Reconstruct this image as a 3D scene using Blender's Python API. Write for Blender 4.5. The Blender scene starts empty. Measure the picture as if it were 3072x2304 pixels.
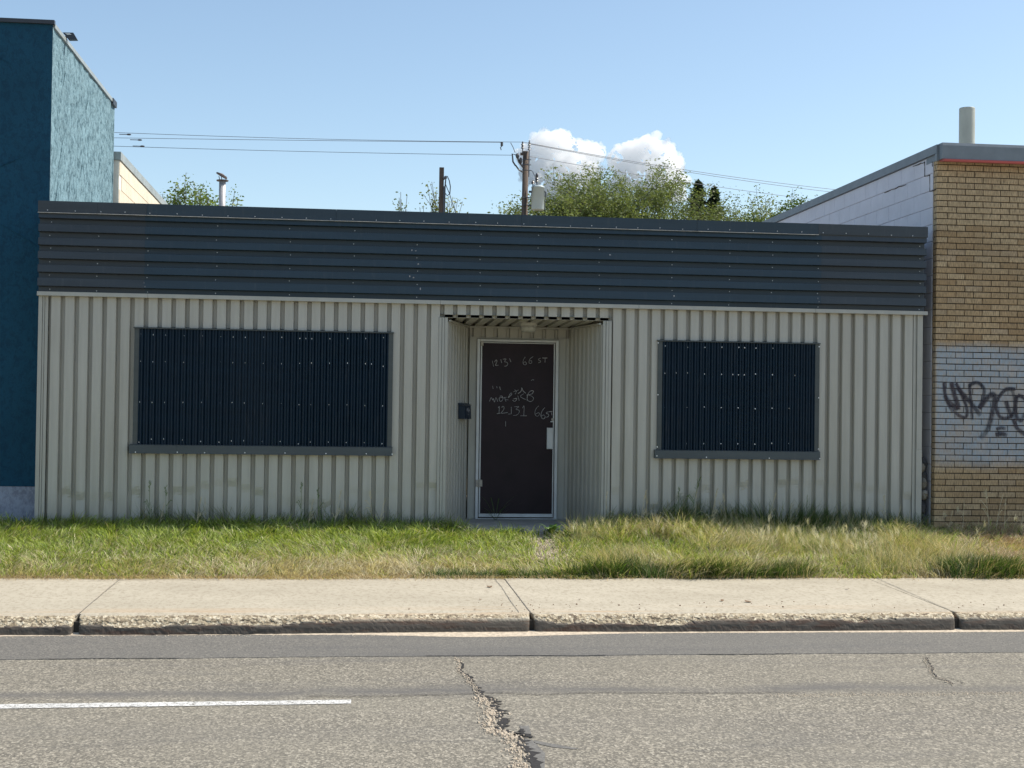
import bpy, math, random
import numpy as np
from mathutils import Matrix, Vector

random.seed(7)
RNG = np.random.default_rng(7)
S = bpy.context.scene
COL = S.collection
R = math.radians

# ------------------------------------------------------------------ camera
cam_d = bpy.data.cameras.new('camera')
cam_d.sensor_width = 36.0
cam_d.lens = 49.24
cam_d.clip_start = 0.1
cam_d.clip_end = 20000
cam = bpy.data.objects.new('camera', cam_d)
COL.objects.link(cam)
_yaw, _pitch, _roll = R(-6.6474), R(0.9384), R(0.7950)
_f = Vector((-math.sin(_yaw) * math.cos(_pitch), math.cos(_yaw) * math.cos(_pitch), math.sin(_pitch)))
_r = Vector((math.cos(_yaw), math.sin(_yaw), 0))
_u = _r.cross(_f)
_r2 = _r * math.cos(_roll) + _u * math.sin(_roll)
_u2 = -_r * math.sin(_roll) + _u * math.cos(_roll)
M = Matrix((( _r2.x, _u2.x, -_f.x), (_r2.y, _u2.y, -_f.y), (_r2.z, _u2.z, -_f.z))).to_4x4()
M.translation = Vector((3.3153, -15.5411, 1.3246))
cam.matrix_world = M
S.camera = cam

# ------------------------------------------------------------------ sky and sun
SUN = Vector((0.611, 0.079, 0.788)).normalized()
SUN_EL = math.asin(SUN.z)
SUN_AZ = math.atan2(SUN.x, SUN.y)
world = bpy.data.worlds.new("World")
S.world = world
world.use_nodes = True
wn = world.node_tree
wn.nodes.clear()
sky = wn.nodes.new('ShaderNodeTexSky')
sky.sky_type = 'NISHITA'
sky.sun_disc = False
sky.sun_elevation = SUN_EL
sky.sun_rotation = SUN_AZ
sky.altitude = 600
sky.air_density = 1.0
sky.dust_density = 1.3
sky.ozone_density = 3.0
bg = wn.nodes.new('ShaderNodeBackground')
bg.inputs['Strength'].default_value = 0.128
wo = wn.nodes.new('ShaderNodeOutputWorld')
tint = wn.nodes.new('ShaderNodeMix')
tint.data_type = 'RGBA'
tint.blend_type = 'MULTIPLY'
tint.inputs['Factor'].default_value = 1.0
tint.inputs['B'].default_value = (0.95, 0.895, 0.785, 1)
wn.links.new(sky.outputs[0], tint.inputs['A'])
wn.links.new(tint.outputs['Result'], bg.inputs[0])
wn.links.new(bg.outputs[0], wo.inputs[0])
sd = bpy.data.lights.new('sun', 'SUN')
sd.energy = 3.4
sd.angle = R(0.5)
sd.color = (1.0, 0.94, 0.84)
sun = bpy.data.objects.new('sun', sd)
COL.objects.link(sun)
sun.rotation_euler = SUN.to_track_quat('Z', 'Y').to_euler()
sun.location = (20, 5, 30)
S.view_settings.view_transform = 'Standard'
S.view_settings.look = 'None'
S.view_settings.exposure = 0.82
S.view_settings.gamma = 1.0
S.view_settings.use_curve_mapping = False

# ------------------------------------------------------------------ helpers
class NT:
    """small wrapper round a material's node tree"""
    def __init__(self, name):
        self.m = bpy.data.materials.new(name)
        self.m.use_nodes = True
        self.t = self.m.node_tree
        self.b = self.t.nodes['Principled BSDF']
        self.out = self.t.nodes['Material Output']
        self._geo = None
    def n(self, kind, **kw):
        x = self.t.nodes.new(kind)
        for k, v in kw.items():
            setattr(x, k, v)
        return x
    def l(self, a, b):
        self.t.links.new(a, b)
    def pos(self, scale=(1, 1, 1)):
        if self._geo is None:
            self._geo = self.n('ShaderNodeNewGeometry')
        mp = self.n('ShaderNodeMapping')
        mp.inputs['Scale'].default_value = scale
        self.l(self._geo.outputs['Position'], mp.inputs['Vector'])
        return mp.outputs[0]
    def noise(self, scale, detail=3, rough=0.55, stretch=(1, 1, 1), dist=0.0):
        x = self.n('ShaderNodeTexNoise')
        x.inputs['Scale'].default_value = scale
        x.inputs['Detail'].default_value = detail
        x.inputs['Roughness'].default_value = rough
        x.inputs['Distortion'].default_value = dist
        self.l(self.pos(stretch), x.inputs['Vector'])
        return x.outputs['Fac']
    def voro(self, scale, feature='F1', stretch=(1, 1, 1), out='Distance'):
        x = self.n('ShaderNodeTexVoronoi', feature=feature)
        x.inputs['Scale'].default_value = scale
        self.l(self.pos(stretch), x.inputs['Vector'])
        return x.outputs[out]
    def ramp(self, fac, stops):
        x = self.n('ShaderNodeValToRGB')
        e = x.color_ramp.elements
        while len(e) > 1:
            e.remove(e[-1])
        e[0].position = stops[0][0]
        e[0].color = self.c4(stops[0][1])
        for p, c in stops[1:]:
            k = e.new(p)
            k.color = self.c4(c)
        self.l(fac, x.inputs[0])
        return x.outputs[0]
    @staticmethod
    def c4(c):
        if isinstance(c, (int, float)):
            return (c, c, c, 1)
        return (c[0], c[1], c[2], 1)
    def mix(self, fac, a, b, mode='MIX'):
        x = self.n('ShaderNodeMix', data_type='RGBA', blend_type=mode)
        for s, v in ((x.inputs['Factor'], fac), (x.inputs['A'], a), (x.inputs['B'], b)):
            if isinstance(v, bpy.types.NodeSocket):
                self.l(v, s)
            elif isinstance(v, (int, float)) and s.name == 'Factor':
                s.default_value = v
            else:
                s.default_value = self.c4(v)
        return x.outputs['Result']
    def math(self, op, a, b=None, c=None):
        x = self.n('ShaderNodeMath', operation=op)
        for i, v in enumerate((a, b, c)):
            if v is None:
                continue
            if isinstance(v, bpy.types.NodeSocket):
                self.l(v, x.inputs[i])
            else:
                x.inputs[i].default_value = v
        return x.outputs[0]
    def xyz(self):
        self.pos()
        s = self.n('ShaderNodeSeparateXYZ')
        self.l(self._geo.outputs['Position'], s.inputs[0])
        return s.outputs
    def color(self, c):
        if isinstance(c, bpy.types.NodeSocket):
            self.l(c, self.b.inputs['Base Color'])
        else:
            self.b.inputs['Base Color'].default_value = self.c4(c)
    def bump(self, h, strength=0.5, dist=0.01):
        x = self.n('ShaderNodeBump')
        x.inputs['Strength'].default_value = strength
        x.inputs['Distance'].default_value = dist
        self.l(h, x.inputs['Height'])
        self.l(x.outputs[0], self.b.inputs['Normal'])
    def set(self, rough=0.6, metal=0.0, spec=0.5):
        self.b.inputs['Roughness'].default_value = rough
        self.b.inputs['Metallic'].default_value = metal
        self.b.inputs['Specular IOR Level'].default_value = spec
        return self.m


def link_mesh(name, verts, faces, mat, parent=None, smooth=False, base=None):
    me = bpy.data.meshes.new(name)
    v = np.asarray(verts, dtype=np.float64).reshape(-1, 3)
    off = np.array(base if base is not None else (ROOTLOC.get(root_of(parent), (0, 0, 0)) if parent else (0, 0, 0)))
    me.from_pydata((v - off).tolist(), [], faces)
    if mat:
        me.materials.append(mat)
    if smooth:
        me.polygons.foreach_set('use_smooth', [True] * len(me.polygons))
    me.update()
    o = bpy.data.objects.new(name, me)
    COL.objects.link(o)
    if parent:
        o.parent = parent
    elif base is not None:
        o.location = base
        ROOTLOC[o.name] = tuple(base)
    return o

ROOTLOC = {}
def root_of(o):
    while o.parent:
        o = o.parent
    return o.name

def tag(o, label=None, cat=None, group=None, kind=None):
    if label: o['label'] = label
    if cat: o['category'] = cat
    if group: o['group'] = group
    if kind: o['kind'] = kind
    return o

def empty(name, loc, label, cat, group=None):
    o = bpy.data.objects.new(name, None)
    COL.objects.link(o)
    o.location = loc
    ROOTLOC[o.name] = tuple(loc)
    return tag(o, label, cat, group)

def copy_tree(o, parent=None):
    c = o.copy()
    COL.objects.link(c)
    if parent:
        c.parent = parent
    for ch in list(o.children):
        copy_tree(ch, c)
    return c

class MB:
    def __init__(self):
        self.v = []
        self.f = []
    def add(self, vs, fs):
        n = len(self.v)
        self.v += [tuple(p) for p in vs]
        self.f += [tuple(i + n for i in f) for f in fs]
        return self
    def box(self, x0, x1, y0, y1, z0, z1):
        vs = [(x0, y0, z0), (x1, y0, z0), (x1, y1, z0), (x0, y1, z0), (x0, y0, z1), (x1, y0, z1), (x1, y1, z1), (x0, y1, z1)]
        return self.add(vs, [(0, 3, 2, 1), (4, 5, 6, 7), (0, 1, 5, 4), (1, 2, 6, 5), (2, 3, 7, 6), (3, 0, 4, 7)])
    def bbox(self, x0, x1, y0, y1, z0, z1, b=0.004):
        """box with a bevelled front (towards -y)"""
        vs = [(x0, y1, z0), (x1, y1, z0), (x1, y1, z1), (x0, y1, z1),
              (x0, y0 + b, z0), (x1, y0 + b, z0), (x1, y0 + b, z1), (x0, y0 + b, z1),
              (x0 + b, y0, z0 + b), (x1 - b, y0, z0 + b), (x1 - b, y0, z1 - b), (x0 + b, y0, z1 - b)]
        fs = [(0, 3, 2, 1), (8, 9, 10, 11)]
        for i in range(4):
            j = (i + 1) % 4
            fs += [(i, j, 4 + j, 4 + i), (4 + i, 4 + j, 8 + j, 8 + i)]
        return self.add(vs, fs)
    def prism(self, prof, a0, a1, axis='x'):
        """closed profile of 2d points extruded along axis"""
        n = len(prof)
        vs = []
        for a in (a0, a1):
            for p, q in prof:
                vs.append((a, p, q) if axis == 'x' else (p, a, q) if axis == 'y' else (p, q, a))
        fs = [(i, (i + 1) % n, n + (i + 1) % n, n + i) for i in range(n)]
        fs += [tuple(range(n))[::-1], tuple(range(n, 2 * n))]
        return self.add(vs, fs)
    def tube(self, pts, r, n=8, cap=True):
        pts = [Vector(p) for p in pts]
        rs = r if isinstance(r, (list, tuple)) else [r] * len(pts)
        base = len(self.v)
        up = None
        for i, p in enumerate(pts):
            d = (pts[min(i + 1, len(pts) - 1)] - pts[max(i - 1, 0)]).normalized()
            if up is None:
                up = d.orthogonal().normalized()
            a = (up - d * up.dot(d)).normalized()
            up = a
            b = d.cross(a)
            for k in range(n):
                t = 2 * math.pi * k / n
                self.v.append(tuple(p + (a * math.cos(t) + b * math.sin(t)) * rs[i]))
        for i in range(len(pts) - 1):
            for k in range(n):
                q = base + i * n
                self.f.append((q + k, q + (k + 1) % n, q + n + (k + 1) % n, q + n + k))
        if cap:
            self.f.append(tuple(base + k for k in range(n))[::-1])
            self.f.append(tuple(base + (len(pts) - 1) * n + k for k in range(n)))
        return self
    def ball(self, c, r, seg=8, rings=5, sq=(1, 1, 1)):
        vs = [(c[0], c[1], c[2] + r * sq[2])]
        for i in range(1, rings):
            t = math.pi * i / rings
            for k in range(seg):
                p = 2 * math.pi * k / seg
                vs.append((c[0] + r * sq[0] * math.sin(t) * math.cos(p), c[1] + r * sq[1] * math.sin(t) * math.sin(p), c[2] + r * sq[2] * math.cos(t)))
        vs.append((c[0], c[1], c[2] - r * sq[2]))
        fs = [(0, 1 + k, 1 + (k + 1) % seg) for k in range(seg)]
        for i in range(rings - 2):
            for k in range(seg):
                q = 1 + i * seg
                fs.append((q + k, q + seg + k, q + seg + (k + 1) % seg, q + (k + 1) % seg))
        L = len(vs) - 1
        q = 1 + (rings - 2) * seg
        fs += [(L, q + (k + 1) % seg, q + k) for k in range(seg)]
        return self.add(vs, fs)
    def build(self, name, mat, parent=None, smooth=False, base=None):
        return link_mesh(name, self.v, self.f, mat, parent, smooth, base)

def vnoise(x, y, scale, seed=0):
    """smooth value noise on numpy arrays, 0..1"""
    x = np.asarray(x, float) * scale
    y = np.asarray(y, float) * scale
    xi = np.floor(x).astype(np.int64); yi = np.floor(y).astype(np.int64)
    fx = x - xi; fy = y - yi
    fx = fx * fx * (3 - 2 * fx); fy = fy * fy * (3 - 2 * fy)
    def h(a, b):
        n = (a * 374761393 + b * 668265263 + seed * 2147483647 // 7) & 0xffffffff
        n = ((n ^ (n >> 13)) * 1274126177) & 0xffffffff
        return ((n ^ (n >> 16)) & 0xffff) / 65535.0
    return (h(xi, yi) * (1 - fx) + h(xi + 1, yi) * fx) * (1 - fy) + (h(xi, yi + 1) * (1 - fx) + h(xi + 1, yi + 1) * fx) * fy

def fbm(x, y, scale, seed=0, oct=4):
    s = 0; a = 0.5; t = 0
    for i in range(oct):
        s = s + a * vnoise(x, y, scale * 2 ** i, seed + i * 17); t += a; a *= 0.5
    return s / t

def ground_z(x, y):
    """height of the lawn between sidewalk and facade"""
    t = np.clip((np.asarray(y) + 2.5) / 2.45, 0, 1)
    return -0.300 + 0.275 * t + 0.02 * (fbm(x, y, 1.3, 3) - 0.5)

# ------------------------------------------------------------------ materials
def mat_plain(name, col, rough=0.6, metal=0.0, var=0.12, scale=6, stretch=(1, 1, 1), bump=0.0, spec=0.5):
    t = NT(name)
    a = tuple(c * (1 - var) for c in col)
    b = tuple(min(1, c * (1 + var)) for c in col)
    nz = t.noise(scale, 4, 0.6, stretch)
    t.color(t.ramp(nz, [(0.3, a), (0.7, b)]))
    if bump:
        t.bump(t.noise(scale * 8, 3, 0.6, stretch), bump, 0.004)
    return t.set(rough, metal, spec)

def mat_siding():
    t = NT('tan_siding_paint')
    streak = t.noise(3.0, 4, 0.6, (6, 6, 0.35))
    base = t.ramp(streak, [(0.25, (0.395, 0.378, 0.330)), (0.75, (0.480, 0.462, 0.408))])
    base = t.mix(t.ramp(t.noise(1.3, 5, 0.65, (1.6, 1, 0.25)), [(0.50, 0.0), (0.72, 0.35)]), base, (0.30, 0.27, 0.21))
    z = t.xyz()[2]
    low = t.math('SUBTRACT', 1.0, t.math('MULTIPLY', t.math('ADD', z, 0.05), 2.6))
    low = t.math('MULTIPLY', t.math('MAXIMUM', low, 0.0), t.noise(5, 5, 0.65, (1, 1, 0.6)))
    dirt = t.mix(t.math('MINIMUM', low, 0.55), base, (0.23, 0.215, 0.17))
    spots = t.ramp(t.noise(14, 5, 0.7), [(0.66, 0.0), (0.74, 1.0)])
    t.color(t.mix(t.math('MULTIPLY', spots, 0.22), dirt, (0.21, 0.195, 0.16)))
    t.bump(t.noise(9, 3, 0.5, (1, 1, 0.5)), 0.12, 0.01)
    return t.set(0.42, 0, 0.5)

def mat_fascia(name, c, rough=0.4):
    t = NT(name)
    streak = t.noise(2.2, 4, 0.6, (0.5, 1, 5))
    a = tuple(k * 0.86 for k in c); b = tuple(k * 1.15 for k in c)
    base = t.ramp(streak, [(0.3, a), (0.7, b)])
    run = t.ramp(t.noise(4.5, 5, 0.7, (5, 1, 0.5)), [(0.56, 0.0), (0.75, 1.0)])
    t.color(t.mix(t.math('MULTIPLY', run, 0.16), base, (0.14, 0.14, 0.14)))
    t.bump(t.noise(3, 2, 0.5, (1, 1, 2)), 0.08, 0.01)
    return t.set(rough, 0, 0.5)

def mat_brick():
    t = NT('buff_brick')
    info = t.n('ShaderNodeObjectInfo')
    rnd = info.outputs['Random']
    base = t.ramp(rnd, [(0.0, (0.41, 0.27, 0.14)), (0.2, (0.49, 0.335, 0.18)), (0.6, (0.56, 0.40, 0.23)), (0.85, (0.64, 0.48, 0.29)), (1.0, (0.50, 0.37, 0.24))])
    big = t.noise(1.1, 4, 0.6)
    base = t.mix(t.ramp(big, [(0.35, 0.0), (0.7, 0.45)]), base, (0.30, 0.22, 0.125))
    scr = t.noise(60, 3, 0.6, (2.2, 1, 0.25))
    base = t.mix(t.ramp(scr, [(0.40, 0.0), (0.64, 0.8)]), base, (0.165, 0.122, 0.075))
    # painted-over band (buff-out paint) in the middle of the wall
    x, y, z = t.xyz()
    wob = t.math('MULTIPLY', t.math('SUBTRACT', t.noise(2.2, 3), 0.5), 0.10)
    z2 = t.math('ADD', z, wob)
    up = t.ramp(t.math('SUBTRACT', 2.62, z2), [(0.45, 0.0), (0.56, 1.0)])
    dn = t.ramp(t.math('SUBTRACT', z2, 0.22), [(0.44, 0.0), (0.60, 1.0)])
    ed = t.ramp(t.math('SUBTRACT', x, 9.58), [(0.47, 0.0), (0.51, 1.0)])
    mask = t.math('MULTIPLY', t.math('MULTIPLY', up, dn), ed)
    worn = t.ramp(t.noise(30, 4, 0.7, (1.6, 1, 0.5)), [(0.30, 0.35), (0.62, 1.0)])
    mask = t.math('MULTIPLY', mask, t.math('MULTIPLY', worn, 0.93))
    paint = t.ramp(t.noise(1.7, 3, 0.6), [(0.35, (0.39, 0.39, 0.40)), (0.52, (0.31, 0.40, 0.49)), (0.68, (0.49, 0.455, 0.44))])
    t.color(t.mix(mask, base, paint))
    t.bump(scr, 0.7, 0.004)
    return t.set(0.85, 0, 0.3)

def mat_asphalt(name, dark, light, speck, spots=0.0):
    t = NT(name)
    big = t.noise(0.55, 4, 0.6, (0.35, 1, 1))
    base = t.ramp(big, [(0.3, dark), (0.7, light)])
    v = t.voro(88, 'F1', out='Color', stretch=(1, 0.6, 1))
    sep = t.n('ShaderNodeSeparateColor')
    t.l(v, sep.inputs[0])
    chip = t.ramp(sep.outputs[0], [(0.0, (0.035, 0.032, 0.028)), (0.3, (0.13, 0.116, 0.095)), (0.6, (0.28, 0.248, 0.20)), (0.85, (0.43, 0.385, 0.305)), (1.0, (0.66, 0.60, 0.49))])
    fine = t.noise(70, 4, 0.8)
    c = t.mix(t.math('MULTIPLY', t.ramp(t.noise(0.9, 4, 0.6, (0.5, 1, 1)), [(0.3, 0.45), (0.7, 1.0)]), speck), base, chip)
    c = t.mix(t.ramp(fine, [(0.40, 0.55), (0.55, 0.0)]), c, (0.06, 0.057, 0.053))
    stain = t.ramp(t.noise(1.4, 5, 0.65, (0.22, 1.6, 1)), [(0.54, 0.0), (0.70, 1.0)])
    c = t.mix(t.math('MULTIPLY', stain, 0.35), c, (0.085, 0.085, 0.09))
    # two darker, smoother wheel tracks and an oily lane joint that runs along the street
    y = t.xyz()[1]
    wob = t.math('MULTIPLY', t.math('SUBTRACT', t.noise(0.9, 4), 0.5), 0.55)
    yy = t.math('ADD', y, wob)
    for yc, w, s in ((-6.72, 0.20, 0.85), (-7.65, 0.38, 0.20), (-9.3, 0.4, 0.2), (-11.2, 0.4, 0.2)):
        d = t.math('DIVIDE', t.math('ABSOLUTE', t.math('SUBTRACT', yy, yc)), w)
        k = t.math('MULTIPLY', t.math('MAXIMUM', t.math('SUBTRACT', 1.0, d), 0.0), s)
        k = t.math('MULTIPLY', k, t.ramp(t.noise(1.7, 4, 0.6, (0.5, 1, 1)), [(0.3, 0.2), (0.6, 1.0)]))
        c = t.mix(k, c, (0.115, 0.11, 0.105))
    t.color(c)
    t.bump(t.mix(0.5, sep.outputs[1], fine), 0.55, 0.006)
    return t.set(0.9, 0, 0.3)

def mat_concrete():
    t = NT('sidewalk_concrete')
    base = t.ramp(t.noise(1.6, 5, 0.6, (0.6, 1, 1)), [(0.3, (0.385, 0.345, 0.268)), (0.7, (0.475, 0.43, 0.34))])
    x, y, z = t.xyz()
    fine = t.noise(38, 6, 0.8, (0.7, 0.4, 1))
    c = t.mix(t.ramp(fine, [(0.34, 0.7), (0.52, 0.0)]), base, (0.24, 0.20, 0.145))
    spk = t.voro(42)
    c = t.mix(t.ramp(spk, [(0.06, 0.55), (0.12, 0.0)]), c, (0.17, 0.13, 0.10))
    rust = t.ramp(t.noise(1.5, 4, 0.6, (0.35, 6, 1)), [(0.48, 0.0), (0.66, 0.8)])
    near = t.ramp(t.math('ADD', y, 5.0), [(0.50, 1.0), (0.95, 0.25), (1.0, 0.0)])
    c = t.mix(t.math('MULTIPLY', rust, near), c, (0.44, 0.30, 0.18))
    # worn kerb face: grey brown, darker than the top, with redder stains, with exposed chips above
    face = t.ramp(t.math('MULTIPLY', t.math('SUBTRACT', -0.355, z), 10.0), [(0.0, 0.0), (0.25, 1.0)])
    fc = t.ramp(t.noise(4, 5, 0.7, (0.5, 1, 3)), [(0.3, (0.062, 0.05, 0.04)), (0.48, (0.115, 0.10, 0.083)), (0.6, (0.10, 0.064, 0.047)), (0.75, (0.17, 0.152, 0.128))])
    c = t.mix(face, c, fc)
    t.color(c)
    t.bump(t.mix(0.5, fine, t.noise(24, 4, 0.7)), 0.4, 0.006)
    return t.set(0.9, 0, 0.3)

def mat_kerb_rough():
    t = NT('chipped_concrete')
    v = t.voro(48, 'F1', out='Color')
    sep = t.n('ShaderNodeSeparateColor')
    t.l(v, sep.inputs[0])
    c = t.ramp(sep.outputs[0], [(0.0, (0.17, 0.13, 0.09)), (0.3, (0.37, 0.30, 0.20)), (0.7, (0.56, 0.47, 0.33)), (1.0, (0.68, 0.60, 0.45))])
    t.color(t.mix(t.ramp(t.noise(45, 4, 0.7), [(0.36, 0.6), (0.52, 0.0)]), c, (0.10, 0.08, 0.06)))
    t.bump(t.mix(0.5, sep.outputs[1], t.noise(60, 4, 0.7)), 0.9, 0.012)
    return t.set(0.9, 0, 0.3)

def mat_stucco(name, c, crev, bumpd=0.02, scale=14, amt=0.8):
    t = NT(name)
    n1 = t.noise(scale, 5, 0.62, (1, 1, 0.75), 0.6)
    n2 = t.noise(scale * 3.2, 4, 0.7, (1, 1.6, 0.7))
    h = t.mix(0.4, n1, n2)
    base = t.ramp(t.noise(1.3, 4, 0.6), [(0.3, tuple(k * 0.88 for k in c)), (0.7, tuple(min(1, k * 1.1) for k in c))])
    cr = t.ramp(h, [(0.42, amt), (0.53, 0.0)])
    t.color(t.mix(cr, base, crev))
    t.bump(h, 0.9, bumpd)
    return t.set(0.85, 0, 0.3)

def mat_attr(name, rough=0.6, transl=0.35, spec=0.25):
    """plant material: colour of each blade or leaf from its own attribute"""
    t = NT(name)
    a = t.n('ShaderNodeAttribute', attribute_name='tint')
    t.l(a.outputs['Color'], t.b.inputs['Base Color'])
    t.set(rough, 0, spec)
    tr = t.n('ShaderNodeBsdfTranslucent')
    g = t.mix(1.0, a.outputs['Color'], (1.0, 1.0, 0.55), 'MULTIPLY')
    t.l(g, tr.inputs['Color'])
    mx = t.n('ShaderNodeMixShader')
    mx.inputs[0].default_value = transl
    t.l(t.b.outputs[0], mx.inputs[1])
    t.l(tr.outputs[0], mx.inputs[2])
    t.l(mx.outputs[0], t.out.inputs['Surface'])
    return t.m

MT = {}
MT['siding'] = mat_siding()
MT['fascia'] = mat_fascia('charcoal_blue_metal', (0.014, 0.034, 0.054))
MT['fascia_grey'] = mat_fascia('charcoal_grey_metal', (0.030, 0.040, 0.052))
MT['flash'] = mat_fascia('grey_flashing_metal', (0.056, 0.066, 0.066), 0.45)
MT['lip'] = mat_plain('bare_metal_edge', (0.62, 0.62, 0.60), 0.35, 0.3, 0.2, 9)
MT['navy'] = mat_fascia('navy_corrugated_metal', (0.0020, 0.0140, 0.029), 0.5)
MT['navy'].node_tree.nodes['Principled BSDF'].inputs['Specular IOR Level'].default_value = 0.25
MT['screw'] = mat_plain('screw_metal', (0.50, 0.51, 0.52), 0.3, 0.2, 0.1)
MT['screwbright'] = mat_plain('bright_screw_metal', (0.85, 0.86, 0.87), 0.3, 0.1, 0.1)
MT['trim'] = mat_plain('tan_trim_paint', (0.40, 0.39, 0.345), 0.45, 0, 0.08, 5, (1, 1, 0.5))
MT['alu'] = mat_plain('white_door_frame_paint', (0.66, 0.67, 0.665), 0.4, 0, 0.12, 7, (1, 1, 0.6))
MT['door'] = mat_plain('dark_plum_door_panel', (0.020, 0.010, 0.0145), 0.55, 0, 0.3, 3, (1, 1, 1), 0.2, 0.3)
MT['chalk'] = mat_plain('chalk_marks', (0.36, 0.35, 0.355), 0.9, 0, 0.45, 90)
MT['brick'] = mat_brick()
MT['mortar'] = mat_plain('dark_mortar', (0.034, 0.026, 0.019), 0.95, 0, 0.35, 20, bump=0.5)
MT['block'] = mat_plain('white_painted_block', (0.66, 0.66, 0.72), 0.7, 0, 0.06, 4, bump=0.4)
MT['blockjoint'] = mat_plain('block_joint_paint', (0.46, 0.45, 0.49), 0.8, 0, 0.2, 6, bump=0.4)
MT['beige'] = mat_plain('beige_painted_block', (0.66, 0.58, 0.45), 0.8, 0, 0.10, 3, bump=0.4)
MT['beigejoint'] = mat_plain('pale_joint_mortar', (0.76, 0.70, 0.60), 0.85, 0, 0.1, 6)
MT['cap'] = mat_plain('blue_grey_cap_metal', (0.175, 0.205, 0.235), 0.5, 0, 0.12, 5, bump=0.15)
MT['capdark'] = mat_plain('dark_cap_metal', (0.035, 0.042, 0.055), 0.5, 0, 0.15, 4)
MT['caplight'] = mat_plain('galvanised_cap', (0.34, 0.37, 0.36), 0.45, 0.2, 0.15, 6)
MT['red'] = mat_plain('faded_red_awning', (0.46, 0.10, 0.10), 0.6, 0, 0.2, 4, (0.4, 1, 1))
MT['pipe'] = mat_plain('painted_vent_pipe', (0.44, 0.45, 0.39), 0.55, 0.1, 0.12, 5, (1, 1, 0.5))
MT['chim'] = mat_plain('weathered_flue_metal', (0.44, 0.43, 0.44), 0.5, 0.2, 0.2, 8)
MT['rustcap'] = mat_plain('rusty_cap_metal', (0.13, 0.10, 0.09), 0.7, 0.2, 0.35, 20)
MT['wood'] = mat_plain('weathered_pole_wood', (0.105, 0.078, 0.062), 0.9, 0, 0.35, 9, (6, 6, 0.25), 0.8)
MT['wire'] = mat_plain('wire_metal', (0.10, 0.11, 0.13), 0.6, 0.2, 0.1)
MT['porcelain'] = mat_plain('brown_porcelain', (0.06, 0.055, 0.06), 0.3, 0, 0.1)
MT['tank'] = mat_plain('pale_grey_tank_paint', (0.50, 0.56, 0.56), 0.45, 0, 0.06, 3)
MT['teal'] = mat_stucco('pale_teal_stucco', (0.195, 0.31, 0.355), (0.055, 0.115, 0.142), 0.035, 15, 0.95)
MT['blue'] = mat_stucco('deep_blue_stucco', (0.009, 0.066, 0.118), (0.005, 0.036, 0.072), 0.012, 16, 0.6)
MT['plinth'] = mat_stucco('white_plinth_stucco', (0.36, 0.39, 0.47), (0.20, 0.21, 0.26), 0.03, 9, 0.7)
MT['concrete'] = mat_concrete()
MT['kerbrough'] = mat_kerb_rough()
MT['step'] = mat_plain('old_step_concrete', (0.36, 0.345, 0.31), 0.9, 0, 0.2, 6, bump=0.5)
MT['soil'] = mat_plain('dry_soil', (0.20, 0.165, 0.105), 0.95, 0, 0.35, 12, bump=0.8)
MT['void'] = mat_plain('joint_dirt', (0.045, 0.038, 0.03), 0.95, 0, 0.3, 12)
MT['gravel'] = mat_plain('pale_gravel', (0.50, 0.42, 0.32), 0.9, 0, 0.3, 30, bump=0.6)
MT['roof'] = mat_plain('gravel_roofing', (0.22, 0.21, 0.20), 0.95, 0, 0.3, 20)
MT['asphalt'] = mat_asphalt('worn_asphalt', (0.222, 0.204, 0.162), (0.277, 0.256, 0.206), 0.58)
MT['asphalt2'] = mat_asphalt('newer_asphalt', (0.145, 0.140, 0.130), (0.180, 0.174, 0.158), 0.22)
MT['tar'] = mat_plain('crack_tar', (0.022, 0.020, 0.019), 0.85, 0, 0.4, 30, bump=0.6)
MT['greypatch'] = mat_plain('road_smear', (0.150, 0.144, 0.132), 0.9, 0, 0.3, 60, bump=0.5)
MT['leaf'] = mat_attr('leaf_foliage', 0.55, 0.4, 0.35)
MT['grass'] = mat_attr('grass_blades', 0.5, 0.42, 0.4)
MT['bark'] = mat_plain('tree_bark', (0.11, 0.09, 0.07), 0.95, 0, 0.3, 8, (3, 3, 0.5))
MT['dryleaf'] = mat_plain('dry_brown_leaf', (0.16, 0.09, 0.045), 0.8, 0, 0.3, 30)
MT['stone'] = mat_plain('rubble_stone', (0.27, 0.245, 0.205), 0.9, 0, 0.4, 9, bump=0.8)
MT['darkstone'] = mat_plain('dark_rubble', (0.085, 0.082, 0.085), 0.95, 0, 0.4, 9, bump=0.8)
MT['mailbox'] = mat_plain('navy_mailbox_paint', (0.004, 0.016, 0.034), 0.45, 0, 0.2, 6)
MT['lampglass'] = mat_plain('frosted_lamp_cover', (0.42, 0.41, 0.37), 0.35, 0, 0.08, 8)
MT['lampbody'] = mat_plain('lamp_body_paint', (0.40, 0.39, 0.35), 0.4, 0, 0.1, 8)
MT['hinge'] = mat_plain('worn_hinge_metal', (0.42, 0.38, 0.33), 0.5, 0.2, 0.3, 30)

def mat_lane():
    t = NT('white_lane_paint')
    c = t.ramp(t.noise(3, 4, 0.6), [(0.3, (0.52, 0.515, 0.49)), (0.7, (0.72, 0.715, 0.69))])
    t.color(t.mix(t.ramp(t.noise(55, 4, 0.75), [(0.34, 0.8), (0.44, 0.0)]), c, (0.25, 0.24, 0.22)))
    t.bump(t.noise(70, 3, 0.6), 0.5, 0.005)
    al = t.ramp(t.noise(34, 5, 0.85), [(0.42, 0.15), (0.49, 1.0)])
    t.l(al, t.b.inputs['Alpha'])
    return t.set(0.8, 0, 0.3)
MT['lane'] = mat_lane()

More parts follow.
